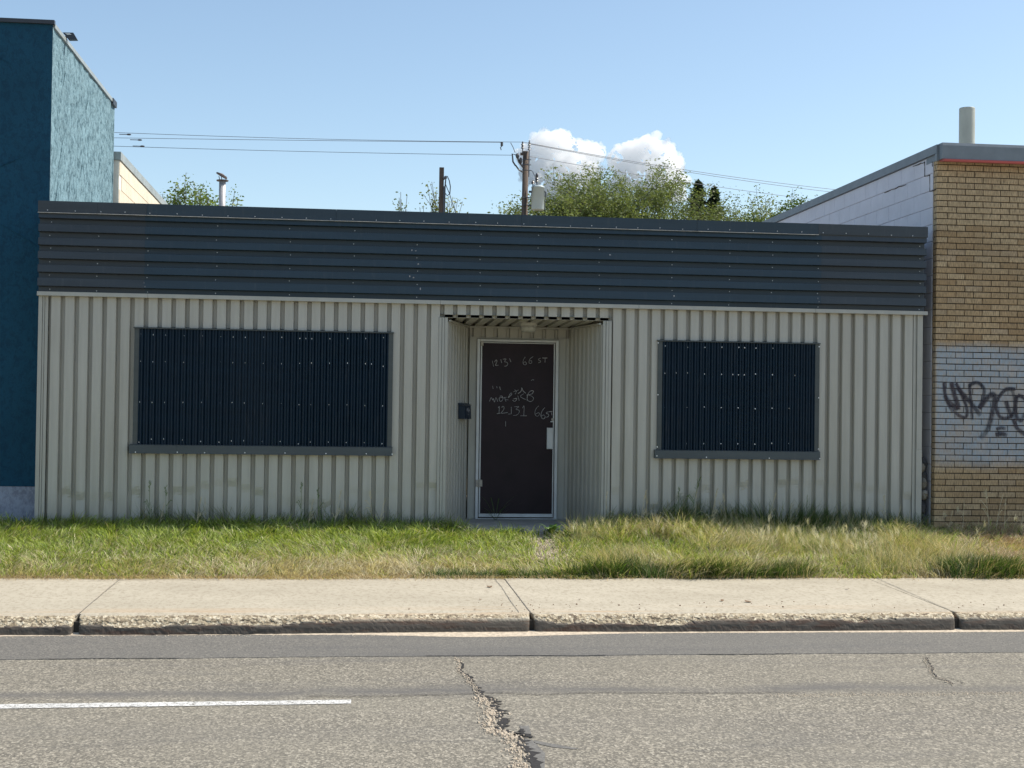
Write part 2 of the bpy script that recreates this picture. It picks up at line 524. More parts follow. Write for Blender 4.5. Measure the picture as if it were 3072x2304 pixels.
def mat_spray():
    t = NT('black_spray_paint')
    uv = t.n('ShaderNodeUVMap')
    s = t.n('ShaderNodeSeparateXYZ')
    t.l(uv.outputs[0], s.inputs[0])
    edge = t.math('ABSOLUTE', t.math('SUBTRACT', s.outputs[1], 0.5))
    e2 = t.ramp(edge, [(0.18, 1.0), (0.5, 0.0)])
    along = t.ramp(s.outputs[0], [(0.0, 1.0), (0.75, 0.75), (1.0, 0.25)])
    nz = t.ramp(t.noise(38, 4, 0.7, (1.5, 1, 0.6)), [(0.30, 0.55), (0.6, 1.0)])
    a = t.math('MULTIPLY', t.math('MULTIPLY', e2, along), nz)
    t.l(t.math('MULTIPLY', a, 0.93), t.b.inputs['Alpha'])
    t.color(t.ramp(t.noise(2.0, 3), [(0.4, (0.030, 0.032, 0.045)), (0.7, (0.065, 0.045, 0.055))]))
    return t.set(0.7, 0, 0.3)
MT['spray'] = mat_spray()

# ================================================================== THE SETTING
def grid(xs, ys, zf, name, mat, kind='structure', label=None):
    X, Y = np.meshgrid(xs, ys)
    Z = zf(X, Y)
    n, m = X.shape
    V = np.stack([X, Y, Z], -1).reshape(-1, 3)
    i = np.arange(n - 1)[:, None] * m + np.arange(m - 1)[None, :]
    F = np.stack([i, i + 1, i + m + 1, i + m], -1).reshape(-1, 4)
    o = link_mesh(name, V, F.tolist(), mat)
    return tag(o, label, None, None, kind)

g = MB(); g.add([(-1500, -1500, -0.62), (1500, -1500, -0.62), (1500, 1500, -0.62), (-1500, 1500, -0.62)], [(0, 1, 2, 3)])
tag(g.build('ground', MT['soil']), 'dry ground that reaches the horizon', kind='structure')
g = MB(); g.box(-60, 60, 15.0, 70, -0.6, -0.15)
tag(g.build('back_yard', MT['soil']), 'ground behind the buildings', kind='structure')

RZ = -0.475
grid(np.linspace(-40, 50, 181), np.linspace(-17.5, -4.40, 40), lambda x, y: RZ + 0 * x, 'road', MT['asphalt'], label='worn pale asphalt street with cracks')
def strip_edge(x):
    return -5.47 + 0.035 * (fbm(x, x * 0, 1.6, 9) - 0.5) * 2
xs = np.linspace(-40, 50, 1400)
V = []
for x in xs:
    V += [(x, -4.40, RZ + 0.005), (x, float(strip_edge(x)), RZ + 0.005), (x, float(strip_edge(x)) - 0.004, RZ - 0.003)]
F = []
for i in range(len(xs) - 1):
    q = 3 * i
    F += [(q, q + 1, q + 4, q + 3), (q + 1, q + 2, q + 5, q + 4)]
tag(link_mesh('gutter_strip', V, F, MT['asphalt2']), 'smoother dark grey asphalt strip along the kerb', kind='structure')

def ribbon(pts, w, z, seed=0, jag=0.5, sub=8):
    """jagged flat ribbon along a ground path, w width (number or list)"""
    rr = random.Random(seed)
    P = []
    for i in range(len(pts) - 1):
        for k in range(sub):
            t = k / sub
            P.append([pts[i][0] * (1 - t) + pts[i + 1][0] * t, pts[i][1] * (1 - t) + pts[i + 1][1] * t, (i + t) / (len(pts) - 1)])
    P.append([pts[-1][0], pts[-1][1], 1.0])
    V = []; F = []
    for i, p in enumerate(P):
        a = P[max(i - 1, 0)]; b = P[min(i + 1, len(P) - 1)]
        dx, dy = b[0] - a[0], b[1] - a[1]
        L = math.hypot(dx, dy) or 1
        nx, ny = -dy / L, dx / L
        ww = w(p[2]) if callable(w) else w
        j = ww * jag
        cx = p[0] + rr.uniform(-j, j) * nx; cy = p[1] + rr.uniform(-j, j) * ny
        h1 = ww * rr.uniform(0.3, 0.75); h2 = ww * rr.uniform(0.3, 0.75)
        V += [(cx + nx * h1, cy + ny * h1, z), (cx - nx * h2, cy - ny * h2, z)]
        if i:
            q = 2 * i
            F.append((q - 2, q - 1, q + 1, q))
    return V, F, P

def chips(P, n, wid, z, name, mat, label, seed=3, size=(0.004, 0.016), tints=None):
    """loose stone chips scattered round a path, real little stones"""
    rr = random.Random(seed)
    mb = MB()
    for k in range(n):
        p = rr.choice(P)
        s = rr.uniform(*size) * rr.uniform(0.6, 1)
        x = p[0] + rr.gauss(0, wid[0]); y = p[1] + rr.gauss(0, wid[1])
        a = rr.uniform(0, 6.28)
        ca, sa = math.cos(a), math.sin(a)
        h = s * rr.uniform(0.5, 0.9)
        base = [(-1, -.7), (.8, -1), (1.1, .6), (-.5, 1)]
        vs = [(x + (u * ca - v * sa) * s, y + (u * sa + v * ca) * s, z - 0.002) for u, v in base]
        vs += [(x + (u * ca - v * sa) * s * .6 + rr.uniform(-.2, .2) * s, y + (u * sa + v * ca) * s * .6, z + h * rr.uniform(.7, 1.1)) for u, v in base]
        mb.add(vs, [(4, 5, 6, 7), (0, 1, 5, 4), (1, 2, 6, 5), (2, 3, 7, 6), (3, 0, 4, 7)])
    o = mb.build(name, mat)
    return tag(o, label, None, None, 'stuff')

CRACK_MAIN = [(4.128, -5.571), (4.133, -5.737), (4.104, -6.022), (4.147, -6.265), (4.144, -6.437), (4.167, -6.605), (4.156, -6.791), (4.199, -6.896), (4.228, -7.023), (4.226, -7.288), (4.227, -7.38), (4.193, -7.599), (4.184, -7.768), (4.244, -7.873), (4.282, -7.915), (4.265, -8.013), (4.273, -8.24), (4.264, -8.452), (4.238, -8.716), (4.26, -9.3), (4.2, -10.2), (4.31, -11.4)]
CR = [(7.567, -5.636), (7.485, -5.873), (7.44, -6.036), (7.372, -6.193), (7.317, -6.406), (7.337, -6.525), (7.328, -6.612)]
CR2 = [(7.317, -6.406), (7.399, -6.439), (7.407, -6.528), (7.41, -6.627)]
ZC = RZ + 0.0035
V, F, PM = ribbon(CRACK_MAIN, lambda t: 0.010 + 0.042 * min(1, t * 2.2), ZC, 1, 0.7)
tag(link_mesh('road_crack', V, F, MT['tar']), 'long jagged crack running across the street towards the camera', kind='structure')
V, F, PS = ribbon([(4.292, -7.753), (4.301, -7.876), (4.328, -7.958)], 0.025, ZC + 0.0015, 2, 0.6)
tag(link_mesh('road_crack', V, F, MT['tar']), 'short dark branch of the long street crack', kind='structure')
V, F, PR = ribbon(CR, 0.010, ZC, 4, 0.7)
tag(link_mesh('road_crack', V, F, MT['tar']), 'thin crack in the asphalt on the right side', kind='structure')
V, F, _ = ribbon(CR2, 0.006, ZC + 0.0015, 5, 0.7)
tag(link_mesh('road_crack', V, F, MT['tar']), 'hairline branch of the right street crack', kind='structure')
LONG = [(3.1, -6.82), (3.314, -6.827), (3.514, -6.837), (3.726, -6.822), (3.94, -6.806), (4.157, -6.78), (4.32, -6.772), (4.525, -6.84), (4.752, -6.80), (4.973, -6.79), (5.185, -6.82), (5.55, -6.832), (6.2, -6.85)]
V, F, PL = ribbon(LONG, 0.009, ZC + 0.003, 6, 0.9, 12)
tag(link_mesh('road_crack', V, F, MT['tar']), 'thin crack along the lane joint of the street', kind='structure')
for pts, sd_, ln in (([(1.2 + 0.12 * i, float(strip_edge(1.2 + 0.12 * i)) ) for i in range(9)], 7, 'left'), ([(3.9 + 0.1 * i, float(strip_edge(3.9 + 0.1 * i))) for i in range(14)], 8, 'middle'), ([(5.9 + 0.1 * i, float(strip_edge(5.9 + 0.1 * i))) for i in range(8)], 9, 'right')):
    V, F, _ = ribbon(pts, 0.006, RZ + 0.0075, sd_, 0.9, 6)
    tag(link_mesh('strip_seam', V, F, MT['tar']), 'dark seam where the gutter strip meets the old asphalt, ' + ln + ' run', kind='structure')
# tar smears, and a thin dark streak as the last polygon
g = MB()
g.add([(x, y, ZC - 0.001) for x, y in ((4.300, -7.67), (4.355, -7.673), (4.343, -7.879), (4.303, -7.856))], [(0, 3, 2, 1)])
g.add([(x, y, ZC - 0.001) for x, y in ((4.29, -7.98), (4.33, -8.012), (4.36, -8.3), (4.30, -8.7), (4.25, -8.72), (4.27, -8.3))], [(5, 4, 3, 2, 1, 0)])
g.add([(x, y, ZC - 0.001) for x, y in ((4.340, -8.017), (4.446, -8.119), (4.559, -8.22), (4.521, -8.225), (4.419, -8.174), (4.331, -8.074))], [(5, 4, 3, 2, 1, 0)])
tag(g.build('road_smear', MT['greypatch']), 'grey tar smears and a thin dark streak beside the street crack', kind='structure')
chips([(p[0] - 0.058, p[1]) for p in PM if p[1] < -6.9], 1050, (0.026, 0.03), ZC, 'loose_chips', MT['gravel'], 'pale loose stone chips along the open crack', 11, (0.003, 0.012))
chips([(p[0] - 0.02, p[1]) for p in PM if p[1] > -6.9], 300, (0.010, 0.03), ZC, 'loose_chips', MT['gravel'], 'fine pale chips along the upper part of the crack', 12, (0.003, 0.008))
chips([(p[0] - 0.018, p[1]) for p in PR], 140, (0.008, 0.03), ZC, 'loose_chips', MT['gravel'], 'fine pale chips along the right crack', 13, (0.003, 0.007))
# white worn joint line with exposed stones on the right
chips([(6.0 + 0.02 * i, -6.93, 0) for i in range(130)], 900, (0.01, 0.03), ZC - 0.003, 'loose_chips', MT['gravel'], 'pale stone band showing along the lane joint', 14, (0.003, 0.007))

# lane line
xs = np.linspace(-2.0, 3.36, 240)
V = []
for i, x in enumerate(xs):
    yc = -6.985 - 0.014 * (3.3 - x)
    w = 0.055 + 0.006 * (random.random() - 0.5) + 0.004 * max(0, 3.0 - x)
    V += [(x, yc + w, RZ + 0.004), (x, yc - w, RZ + 0.004)]
F = [(2 * i, 2 * i + 1, 2 * i + 3, 2 * i + 2) for i in range(len(xs) - 1)]
tag(link_mesh('lane_line', V, F, MT['lane']), 'worn white lane dash painted on the asphalt', kind='structure')

# far side of the street, behind the camera
g = MB(); g.box(-40, 50, -19.5, -17.4, -0.6, -0.33)
tag(g.build('far_sidewalk', MT['concrete']), 'sidewalk on the near side of the street, behind the viewer', kind='structure')

# ---- sidewalk with worn kerb, one slab after another
walk = bpy.data.objects.new('sidewalk', None); COL.objects.link(walk)
tag(walk, 'pale concrete sidewalk with a chipped kerb', kind='structure')
def slab(x0, x1, seed, fine=True):
    nx = int((x1 - x0) / (0.012 if fine else 0.15)) + 1
    # cross section parameter rows: (y, z, roughness)
    top = [(-2.42, 0), (-2.8, 0), (-3.2, 0), (-3.7, 0), (-4.1, 0), (-4.25, 0), (-4.33, 0.1)]
    rows = []
    for y, r in top:
        rows.append((y, -0.328 + 0.02 * (y + 4.42), r * 0.4, 0))
    edge = [(-4.365, -0.327), (-4.385, -0.328), (-4.40, -0.330), (-4.412, -0.334), (-4.424, -0.339), (-4.434, -0.345), (-4.444, -0.352), (-4.452, -0.360), (-4.460, -0.369), (-4.466, -0.379), (-4.472, -0.390), (-4.476, -0.400), (-4.479, -0.410)]
    for k, (y, z) in enumerate(edge):
        rows.append((y, z, 1.0 if 2 < k < 11 else 0.5, 1))
    face = [(-4.482, -0.422), (-4.485, -0.44), (-4.489, -0.46), (-4.492, -0.485), (-4.492, -0.55)]
    for y, z in face:
        rows.append((y, z, 0.22, 2))
    xs = np.linspace(x0, x1, nx)
    V = np.zeros((len(rows), nx, 3))
    chipw = fbm(xs, xs * 0, 1.1, seed, 3)          # how deep the edge is worn along the slab
    chipw = np.clip((chipw - 0.30) * 1.9 + 0.25 * (fbm(xs, xs * 0, 6, seed + 2, 2) - 0.5), 0.10, 1.0)
    mask = np.zeros((len(rows), nx))
    for r, (y, z, ro, sec) in enumerate(rows):
        s = r * 0.013
        n1 = fbm(xs, xs * 0 + s * 3, 9, seed + 5, 3) - 0.5
        n2 = fbm(xs, xs * 0 + s * 9, 45, seed + 9, 3) - 0.5
        d = ro * (0.030 * n1 + 0.040 * n2)
        yy = y + d * 0.9
        zz = z + d * 0.55 * (1 if sec else 0.15)
        if sec == 1:
            # bite taken out of the edge
            k = (z + 0.327) / (-0.083)
            bite = math.sin(math.pi * min(1, k * 0.9 + 0.08)) ** 0.8
            yy = yy + bite * 0.020 * chipw
            zz = zz - bite * 0.008 * chipw
            lim = 0.32 + 0.68 * chipw * (0.75 + 0.5 * (fbm(xs, xs * 0, 7, seed + 31, 3)))
            mask[r] = ((k < lim) & (y < -4.395))
            yy = np.where(k < lim, yy, y + 0.10 * d)
        # open joint at both ends, wider at the kerb
        wj = 0.004 + (0.012 if sec else 0.0) * (0.6 + 0.8 * fbm(xs * 0 + s * 5, xs * 0, 12, seed + 77, 2)) + (0.014 * max(0, min(1, (-z - 0.33) / 0.12)) if sec else 0)
        tx = (xs - x0) / (x1 - x0)
        endl = np.exp(-(xs - x0) / 0.03); endr = np.exp(-(x1 - xs) / 0.03)
        V[r, :, 0] = xs + endl * wj - endr * wj
        V[r, :, 1] = yy + (endl + endr) * (0.02 if sec else 0)
        V[r, :, 2] = zz + 0.002 * (fbm(xs, xs * 0 + y, 1.0, seed + 3, 2) - 0.5) * (1 if sec == 0 else 0)
    n, m = len(rows), nx
    i = np.arange(n - 1)[:, None] * m + np.arange(m - 1)[None, :]
    F = np.stack([i, i + m, i + m + 1, i + 1], -1).reshape(-1, 4)
    fm = (mask[:-1, :-1] + mask[1:, 1:] > 1).reshape(-1)
    VV = V.reshape(-1, 3)
    F = F.tolist()
    # end walls
    b0 = len(VV)
    extra = []
    for c in (0, m - 1):
        for r in range(n):
            p = V[r, c]
            extra.append((p[0], p[1] + (0.0 if r else 0), -0.56))
    VV = np.vstack([VV, np.array(extra)])
    for ci, c in enumerate((0, m - 1)):
        for r in range(n - 1):
            a = r * m + c; b = (r + 1) * m + c
            q = b0 + ci * n + r
            F.append((a, q, q + 1, b) if ci == 0 else (b, q + 1, q, a))
    me = bpy.data.meshes.new('slab')
    me.from_pydata(VV.tolist(), [], F)
    me.materials.append(MT['concrete']); me.materials.append(MT['kerbrough'])
    idx = np.zeros(len(F), dtype=np.int32); idx[:len(fm)] = fm
    me.polygons.foreach_set('material_index', idx)
    me.update()
    o = bpy.data.objects.new('slab', me)
    COL.objects.link(o); o.parent = walk
    return o
edges = [-9.4, -5.85, -2.29, 1.265, 4.795, 8.335, 11.87, 15.4, 18.9]
for i in range(len(edges) - 1):
    slab(edges[i], edges[i + 1], 100 + i * 13, -3 < edges[i] < 12)
slab(-40, -9.4, 5, False); slab(18.9, 50, 6, False)
g = MB(); g.box(-40, 50, -4.43, -2.45, -0.6, -0.375)
g.build('joint_fill', MT['void'], walk)
# hairline joints on top (tooled line, pair of lines at the middle joint)
for x, dx in ((1.265, 0.02), (4.795, 0.0), (8.335, 0.09)):
    V, F, _ = ribbon([(x, -4.40), (x + dx * 0.3, -3.7), (x + dx * 0.7, -3.0), (x + dx, -2.45)], 0.006, 0, int(x * 10), 0.4, 14)
    V = [(a, b, -0.3265 + 0.02 * (b + 4.42) + 0.0028) for a, b, c in V]
    link_mesh('joint_line', V, F, MT['greypatch'], walk)
V, F, _ = ribbon([(4.70, -4.36), (4.70, -3.7), (4.71, -3.0), (4.70, -2.45)], 0.004, 0, 77, 0.5, 14)
link_mesh('joint_line', [(a, b, -0.3265 + 0.02 * (b + 4.42) + 0.0028) for a, b, c in V], F, MT['greypatch'], walk)

# sand and grit in the gutter
def gutter_sand():
    xs = np.linspace(-3, 14, 900)
    wd = 0.002 + 0.10 * np.clip(fbm(xs, xs * 0, 0.6, 21, 3) - 0.38, 0, 1) + 0.14 * np.exp(-((xs - 4.4) / 0.8) ** 2) + 0.05 * np.exp(-((xs - 8.2) / 1.2) ** 2)
    jag = 0.02 * (fbm(xs, xs * 0, 14, 22, 3) - 0.5)
    V = []
    for x, w, j in zip(xs, wd, jag):
        V += [(x, -4.44, RZ + 0.022), (x, -4.495 - w - j, RZ + 0.0065)]
    F = [(2 * i, 2 * i + 1, 2 * i + 3, 2 * i + 2) for i in range(len(xs) - 1)]
    tag(link_mesh('gutter_sand', V, F, MT['gravel']), 'pale sand collected in the gutter at the kerb', kind='structure')
    P = [(x, -4.51 - w * random.random(), 0) for x, w in zip(xs, wd)]
    chips(P, 1500, (0.02, 0.035), RZ + 0.005, 'gutter_grit', MT['gravel'], 'loose grit lying along the foot of the kerb', 23, (0.002, 0.008))
gutter_sand()

# small debris on the sidewalk
chips([(4.0 + 0.03 * i, -3.75, 0) for i in range(230)], 260, (0.5, 0.36), -0.317, 'sidewalk_grit', MT['dryleaf'], 'scattered dark crumbs of dry leaf and grit on the sidewalk', 24, (0.003, 0.009))

# ---- lawn soil
grid(np.concatenate([np.linspace(-40, -4, 20), np.linspace(-3.9, 15, 190), np.linspace(15.5, 50, 20)]), np.concatenate([np.linspace(-2.5, 0.9, 50), [3.0]]),
     lambda x, y: np.where(y > 1.2, -0.2, ground_z(x, y)) - 0.006, 'lawn_soil', MT['soil'], label='dry soil under the grass verge')

# ================================================================== THE GREY-TAN BUILDING
PITCH_L, PITCH_R = 0.1462, 0.1489
bld = empty('commercial_building', (4.95, 0, -0.02), 'low tan ribbed-metal building with charcoal band and two boarded windows', 'building')

def corr(name, p0, d, nrm, L, z0, z1, pitch, face, depth, phase, mat, parent, dent=True, seed=0, ztop=None):
    """vertical ribbed sheet: starts at p0 (x,y), runs along d, ribs stand out along nrm (towards the viewer)"""
    rr = random.Random(seed)
    side = 0.010
    us = []
    k = math.floor(-phase / pitch) - 1
    s = phase + k * pitch
    pts = []
    ribid = 0
    while s < L + pitch:
        pts += [(s, 0.0, ribid), (s + face * 0.5, 0.0, ribid), (s + face, 0.0, ribid), (s + face + side, depth, -1), (s + pitch - side, depth, -1)]
        s += pitch; ribid += 1
    # clip
    out = []
    for i, (u, y, r) in enumerate(pts):
        if 0 <= u <= L:
            out.append((u, y, r))
    # interpolated ends
    def at(u):
        for i in range(len(pts) - 1):
            if pts[i][0] <= u <= pts[i + 1][0]:
                t = (u - pts[i][0]) / (pts[i + 1][0] - pts[i][0])
                return (u, pts[i][1] * (1 - t) + pts[i + 1][1] * t, pts[i][2])
        return (u, depth, -1)
    if not out or out[0][0] > 1e-4: out.insert(0, at(0.0))
    if out[-1][0] < L - 1e-4: out.append(at(L))
    if dent:
        zs = [z0 + 0.032 * i for i in range(int(0.85 / 0.032))]
        zs = [z for z in zs if z < z1 - 0.05] + [z1] if z1 - z0 < 1.2 else zs + [z0 + (z1 - z0) * 0.6, z1]
    else:
        zs = [z0, z1]
    creases = {}
    V = []
    for z in zs:
        for u, y, r in out:
            yy = y
            if dent:
                if r not in creases:
                    creases[r] = (0.14 + 0.50 * float(vnoise((p0[0] + r * pitch) * 1.3, 3.3, 1.0, 91)) + rr.uniform(-0.03, 0.03), rr.choice([0.0, 0.005, 0.010, 0.016, 0.026]), rr.uniform(-0.5, 0.5))
                zc, dp, sk = creases[r]
                h = z + 0.02
                if r >= 0 and h < 0.8:
                    zc2 = zc + sk * 0.6 * ((u * 13.7) % 1 - 0.5) * 0.2
                    w = 0.075 if h > zc2 else max(0.12, zc2)
                    yy += dp * max(0, 1 - abs(h - zc2) / w)
                    yy += 0.004 * (float(vnoise(u * 9 + seed, h * 9, 1.0, 4)) - 0.5)
                elif h < 0.8:
                    yy += 0.006 * (float(vnoise(u * 5 + seed, h * 6, 1.0, 8)) - 0.5)
            V.append((p0[0] + d[0] * u - nrm[0] * yy, p0[1] + d[1] * u - nrm[1] * yy, z))
    m = len(out)
    F = []
    for j in range(len(zs) - 1):
        for i in range(m - 1):
            q = j * m + i
            F.append((q, q + 1, q + m + 1, q + m))
    return link_mesh(name, V, F, mat, parent)

ZB, ZT = -0.10, 2.452
# left of the door: panels of about six ribs
def run_panels(x0, x1, pitch, first, group_seed, z0=ZB, z1=ZT, dent=True):
    n = max(1, round((x1 - x0) / (6 * pitch)))
    cuts = [x0]
    for k in range(1, n):
        c = first + round((x0 + (x1 - x0) * k / n - first) / pitch) * pitch + 0.094 + 0.026
        cuts.append(c)
    cuts.append(x1)
    for a, b in zip(cuts[:-1], cuts[1:]):
        corr('siding_panel', (a, 0.0005 * random.uniform(-1, 1)), (1, 0), (0, -1), b - a, z0, z1, pitch, 0.094, 0.054, first - a, MT['siding'], bld, dent, int(a * 100))
run_panels(0.09, 4.30, PITCH_L, 0.121, 1)
run_panels(6.25, 9.79, PITCH_R, 6.564 - 2 * PITCH_R, 2)
# header over the recess
corr('siding_panel', (4.30, 0.0), (1, 0), (0, -1), 1.95, 2.312, ZT, PITCH_L, 0.094, 0.054, 0.121 + 29 * PITCH_L - 4.30, MT['siding'], bld, False)

def trimbox(name, mat, *b, parent=None):
    return MB().box(*b).build(name, mat, parent or bld)
# corner trims
trimbox('corner_trim', MT['trim'], -0.010, 0.030, -0.012, 0.30, ZB, ZT)
trimbox('corner_trim', MT['trim'], 0.034, 0.052, -0.004, 0.03, ZB, ZT)
trimbox('corner_trim', MT['trim'], 0.056, 0.088, 0.002, 0.04, ZB, ZT)
trimbox('corner_trim', MT['trim'], 9.792, 9.812, -0.004, 0.04, ZB, ZT)
trimbox('corner_trim', MT['trim'], 9.816, 9.832, 0.004, 0.04, ZB, ZT)
trimbox('corner_trim', MT['trim'], 9.836, 9.900, -0.012, 0.30, 0.902, ZT)
trimbox('corner_trim', MT['trim'], 9.834, 9.902, -0.013, 0.30, ZB, 0.90)
# jamb trims at the mouth of the recess
for x0, x1, y0 in ((4.302, 4.332, -0.008), (4.336, 4.360, -0.014), (4.364, 4.398, -0.004), (6.152, 6.182, -0.004), (6.186, 6.212, -0.014), (6.216, 6.248, -0.008)):
    trimbox('jamb_trim', MT['trim'], x0, x1, y0, 0.03, ZB, 2.308)
# long trim strip between siding and fascia, in lengths
for a, b in ((-0.02, 1.14), (1.143, 4.31), (4.313, 6.545), (6.548, 8.60), (8.603, 9.94)):
    MB().prism([(-0.030, 2.448), (-0.058, 2.452), (-0.056, 2.494), (0.03, 2.4965), (0.03, 2.4535)], a, b).build('trim_strip', MT['trim'], bld)

# fascia of horizontal ribs, three sheets
ribs = [(3.283, 3.332), (3.138, 3.217), (2.993, 3.072), (2.847, 2.926), (2.702, 2.781), (2.553, 2.639)]
def fascia(a, b, mat, yo=0.0):
    prof = [(0.0, 3.36), (-0.064, 3.345)]
    for lo, hi in ribs:
        prof += [(-0.062, hi), (-0.068, lo + 0.002), (-0.064, lo), (0.0, lo - 0.004)]
        prof += [(0.0, lo - 0.058)] if lo > 2.6 else [(0.0, 2.4975)]
    n = len(prof)
    seg = max(2, int((b - a) / 0.4))
    V = []
    for i in range(seg + 1):
        x = a + (b - a) * i / seg
        for j, (y, z) in enumerate(prof):
            V.append((x, y + yo + 0.003 * (float(vnoise(x, z, 2.0, 3)) - 0.5), z + 0.003 * (float(vnoise(x, z * 0, 1.1, 5)) - 0.5)))
    F = []
    for i in range(seg):
        for j in range(n - 1):
            q = i * n + j
            F.append((q, q + 1, q + n + 1, q + n))
    return link_mesh('fascia_panel', V, F, mat, bld)
fascia(-0.015, 1.10, MT['fascia_grey'], -0.0015)
fascia(1.08, 4.05, MT['fascia'])
fascia(4.03, 6.95, MT['fascia'], -0.0015)
fascia(6.93, 8.68, MT['fascia'])
fascia(8.66, 9.915, MT['fascia_grey'], -0.0015)
# end plates of the fascia
trimbox('end_plate', MT['fascia_grey'], -0.008, 0.0, 0.004, 0.3, 2.50, 3.33)
trimbox('end_plate', MT['fascia_grey'], 9.900, 9.908, 0.004, 0.3, 2.50, 3.33)
# cap flashing lengths with a kicked out lip
caps = [-0.02, 0.605, 1.12, 3.15, 5.2, 7.2, 8.62, 9.925]
for i in range(len(caps) - 1):
    a, b = caps[i], caps[i + 1] - 0.002
    y0 = -0.080 - 0.002 * (i % 2)
    m = MT['fascia_grey'] if (i < 2 or i == len(caps) - 2) else MT['fascia']
    cp = MB().prism([(y0, 3.345), (y0 - 0.002, 3.466), (0.20, 3.472), (0.20, 3.40), (0.14, 3.40), (0.14, 3.345)], a, b).build('cap_flashing', m, bld)
    if i < len(caps) - 2:
        nx = int((b - a) / 0.05)
        V = []
        for k in range(nx + 1):
            x = a + (b - a) * k / nx
            o_ = 0.018 + 0.008 * (float(vnoise(x, 0, 3, 4)) - 0.4)
            V += [(x, y0 + 0.004, 3.3445), (x, y0 - o_, 3.3385), (x, y0 - o_ + 0.001, 3.3355), (x, y0 + 0.004, 3.3405)]
        F = []
        for k in range(nx):
            q = 4 * k
            F += [(q, q + 1, q + 5, q + 4), (q + 1, q + 2, q + 6, q + 5), (q + 2, q + 3, q + 7, q + 6)]
        link_mesh('drip_edge', V, F, MT['lip'], cp)

# screws of the fascia: one joined part (each is two or three pixels)
def screws(pts, name, parent, mat=None, r=0.007):
    mb = MB()
    for x, y, z in pts:
        mb.tube([(x, y + 0.006, z), (x, y - 0.005, z)], [r, r * 0.8], 6)
    o = mb.build(name, mat or MT['screw'], parent)
    o['kind'] = 'stuff'
    return o
pts = []
for x in (0.10, 0.60, 1.125, 1.86, 2.65, 3.35, 4.05, 4.75, 5.4, 6.1, 6.93, 7.6, 8.1, 8.64, 9.86):
    for lo, hi in ribs:
        if random.random() < 0.9 or x in (0.10, 9.86):
            pts.append((x + random.uniform(-0.008, 0.008), -0.004, lo - 0.032 + random.uniform(-0.006, 0.006)))
x = 0.08
while x < 9.9:
    pts.append((x, -0.084, 3.362 + random.uniform(-0.006, 0.006)))
    x += random.uniform(0.24, 0.30)
screws(pts, 'fascia_screws', bld)
# small paint scuffs on the fascia ribs
mb = MB()
for x, z in ((1.10, 2.60), (1.11, 2.56), (3.98, 3.03), (4.02, 3.03), (4.05, 2.88), (3.96, 2.74), (4.0, 2.73), (4.08, 2.60), (8.62, 2.60), (8.63, 2.57), (6.94, 2.59), (6.2, 3.04)):
    w = random.uniform(0.004, 0.018); h = random.uniform(0.008, 0.03)
    mb.add([(x, -0.0715, z), (x + w, -0.0715, z + h * .2), (x + w * .8, -0.0715, z + h), (x - w * .1, -0.0715, z + h * .8)], [(0, 1, 2, 3)])
mb.build('paint_scuffs', MT['chalk'], bld)['kind'] = 'stuff'

# roof and body
trimbox('roof', MT['roof'], 0.0, 9.9, 0.22, 14.5, 3.25, 3.36)
trimbox('side_wall', MT['beige'], 0.0, 0.05, 0.31, 14.5, -0.2, 3.25)
trimbox('side_wall', MT['beige'], 9.83, 9.898, 0.31, 14.5, -0.2, 3.25)
trimbox('rear_wall', MT['beige'], 0.0, 9.9, 14.5, 14.6, -0.2, 3.40)
trimbox('parapet', MT['roof'], 0.02, 9.88, 0.06, 0.20, 2.55, 3.395)

# ---- boarded windows
def board(x0, x1, z0, z1, scr, sheet_joints, seed):
    root = MB()
    # the corrugated cover in sheets
    w = None
    cuts = [x0] + sheet_joints + [x1]
    first = None
    for si, (a, b) in enumerate(zip(cuts[:-1], cuts[1:])):
        V = []; F = []
        n = int((b - a) / 0.0655 * 12)
        for i in range(n + 1):
            x = a + (b - a) * i / n
            t = ((x - 7.718 + 0.0655 * 0.5) / 0.0655) % 1.0
            # deep groove where the screws sit, shallower one between
            g1 = math.exp(-((t - 0.5) / 0.10) ** 2) * 1.0
            g2 = math.exp(-(min(t, 1 - t) / 0.09) ** 2) * 0.6
            y = -0.026 + 0.020 * min(1, g1 + g2) + (0.0018 if si % 2 else 0)
            V += [(x, y, z0 - 0.006 * (1 - g1)), (x, y, z1)]
            if i:
                q = 2 * i
                F.append((q - 2, q, q + 1, q - 1))
        o = link_mesh('window_cover', V, F, MT['navy'], bld) if si == 0 else link_mesh('cover_sheet', V, F, MT['navy'], first)
        if si == 0:
            first = o
    o = first
    MB().box(x0 - 0.052, x0 - 0.001, -0.022, 0.034, z0 - 0.01, z1 + 0.004).build('side_trim', MT['flash'], o)
    MB().box(x1 + 0.001, x1 + 0.052, -0.022, 0.034, z0 - 0.01, z1 + 0.004).build('side_trim', MT['flash'], o)
    MB().prism([(-0.040, z1 + 0.001), (-0.040, z1 + 0.010), (0.040, z1 + 0.026), (0.040, z1 + 0.006)], x0 - 0.062, x1 + 0.058).build('head_flashing', MT['flash'], o)
    xa, xb = x0 - 0.082, x1 + 0.060
    jn = [xa] + [x for x in (x0 + 0.42,) if x1 - x0 > 2.2] + [xb]
    for a, b in zip(jn[:-1], jn[1:]):
        MB().prism([(-0.028, z0 + 0.004), (-0.052, z0 - 0.004), (-0.060, z0 - 0.086), (-0.066, z0 - 0.094), (-0.02, z0 - 0.090), (0.03, z0 - 0.090), (0.03, z0 + 0.004)], a, b - 0.001).build('sill_flashing', MT['flash'], o)
    P = []
    for x, z in scr:
        y = -0.014
        if z < z0: y = -0.060
        if x < x0 or x > x1: y = min(y, -0.024)
        P.append((x, y, z))
    screws(P, 'screws', o, MT['screwbright'], 0.008)
    return o
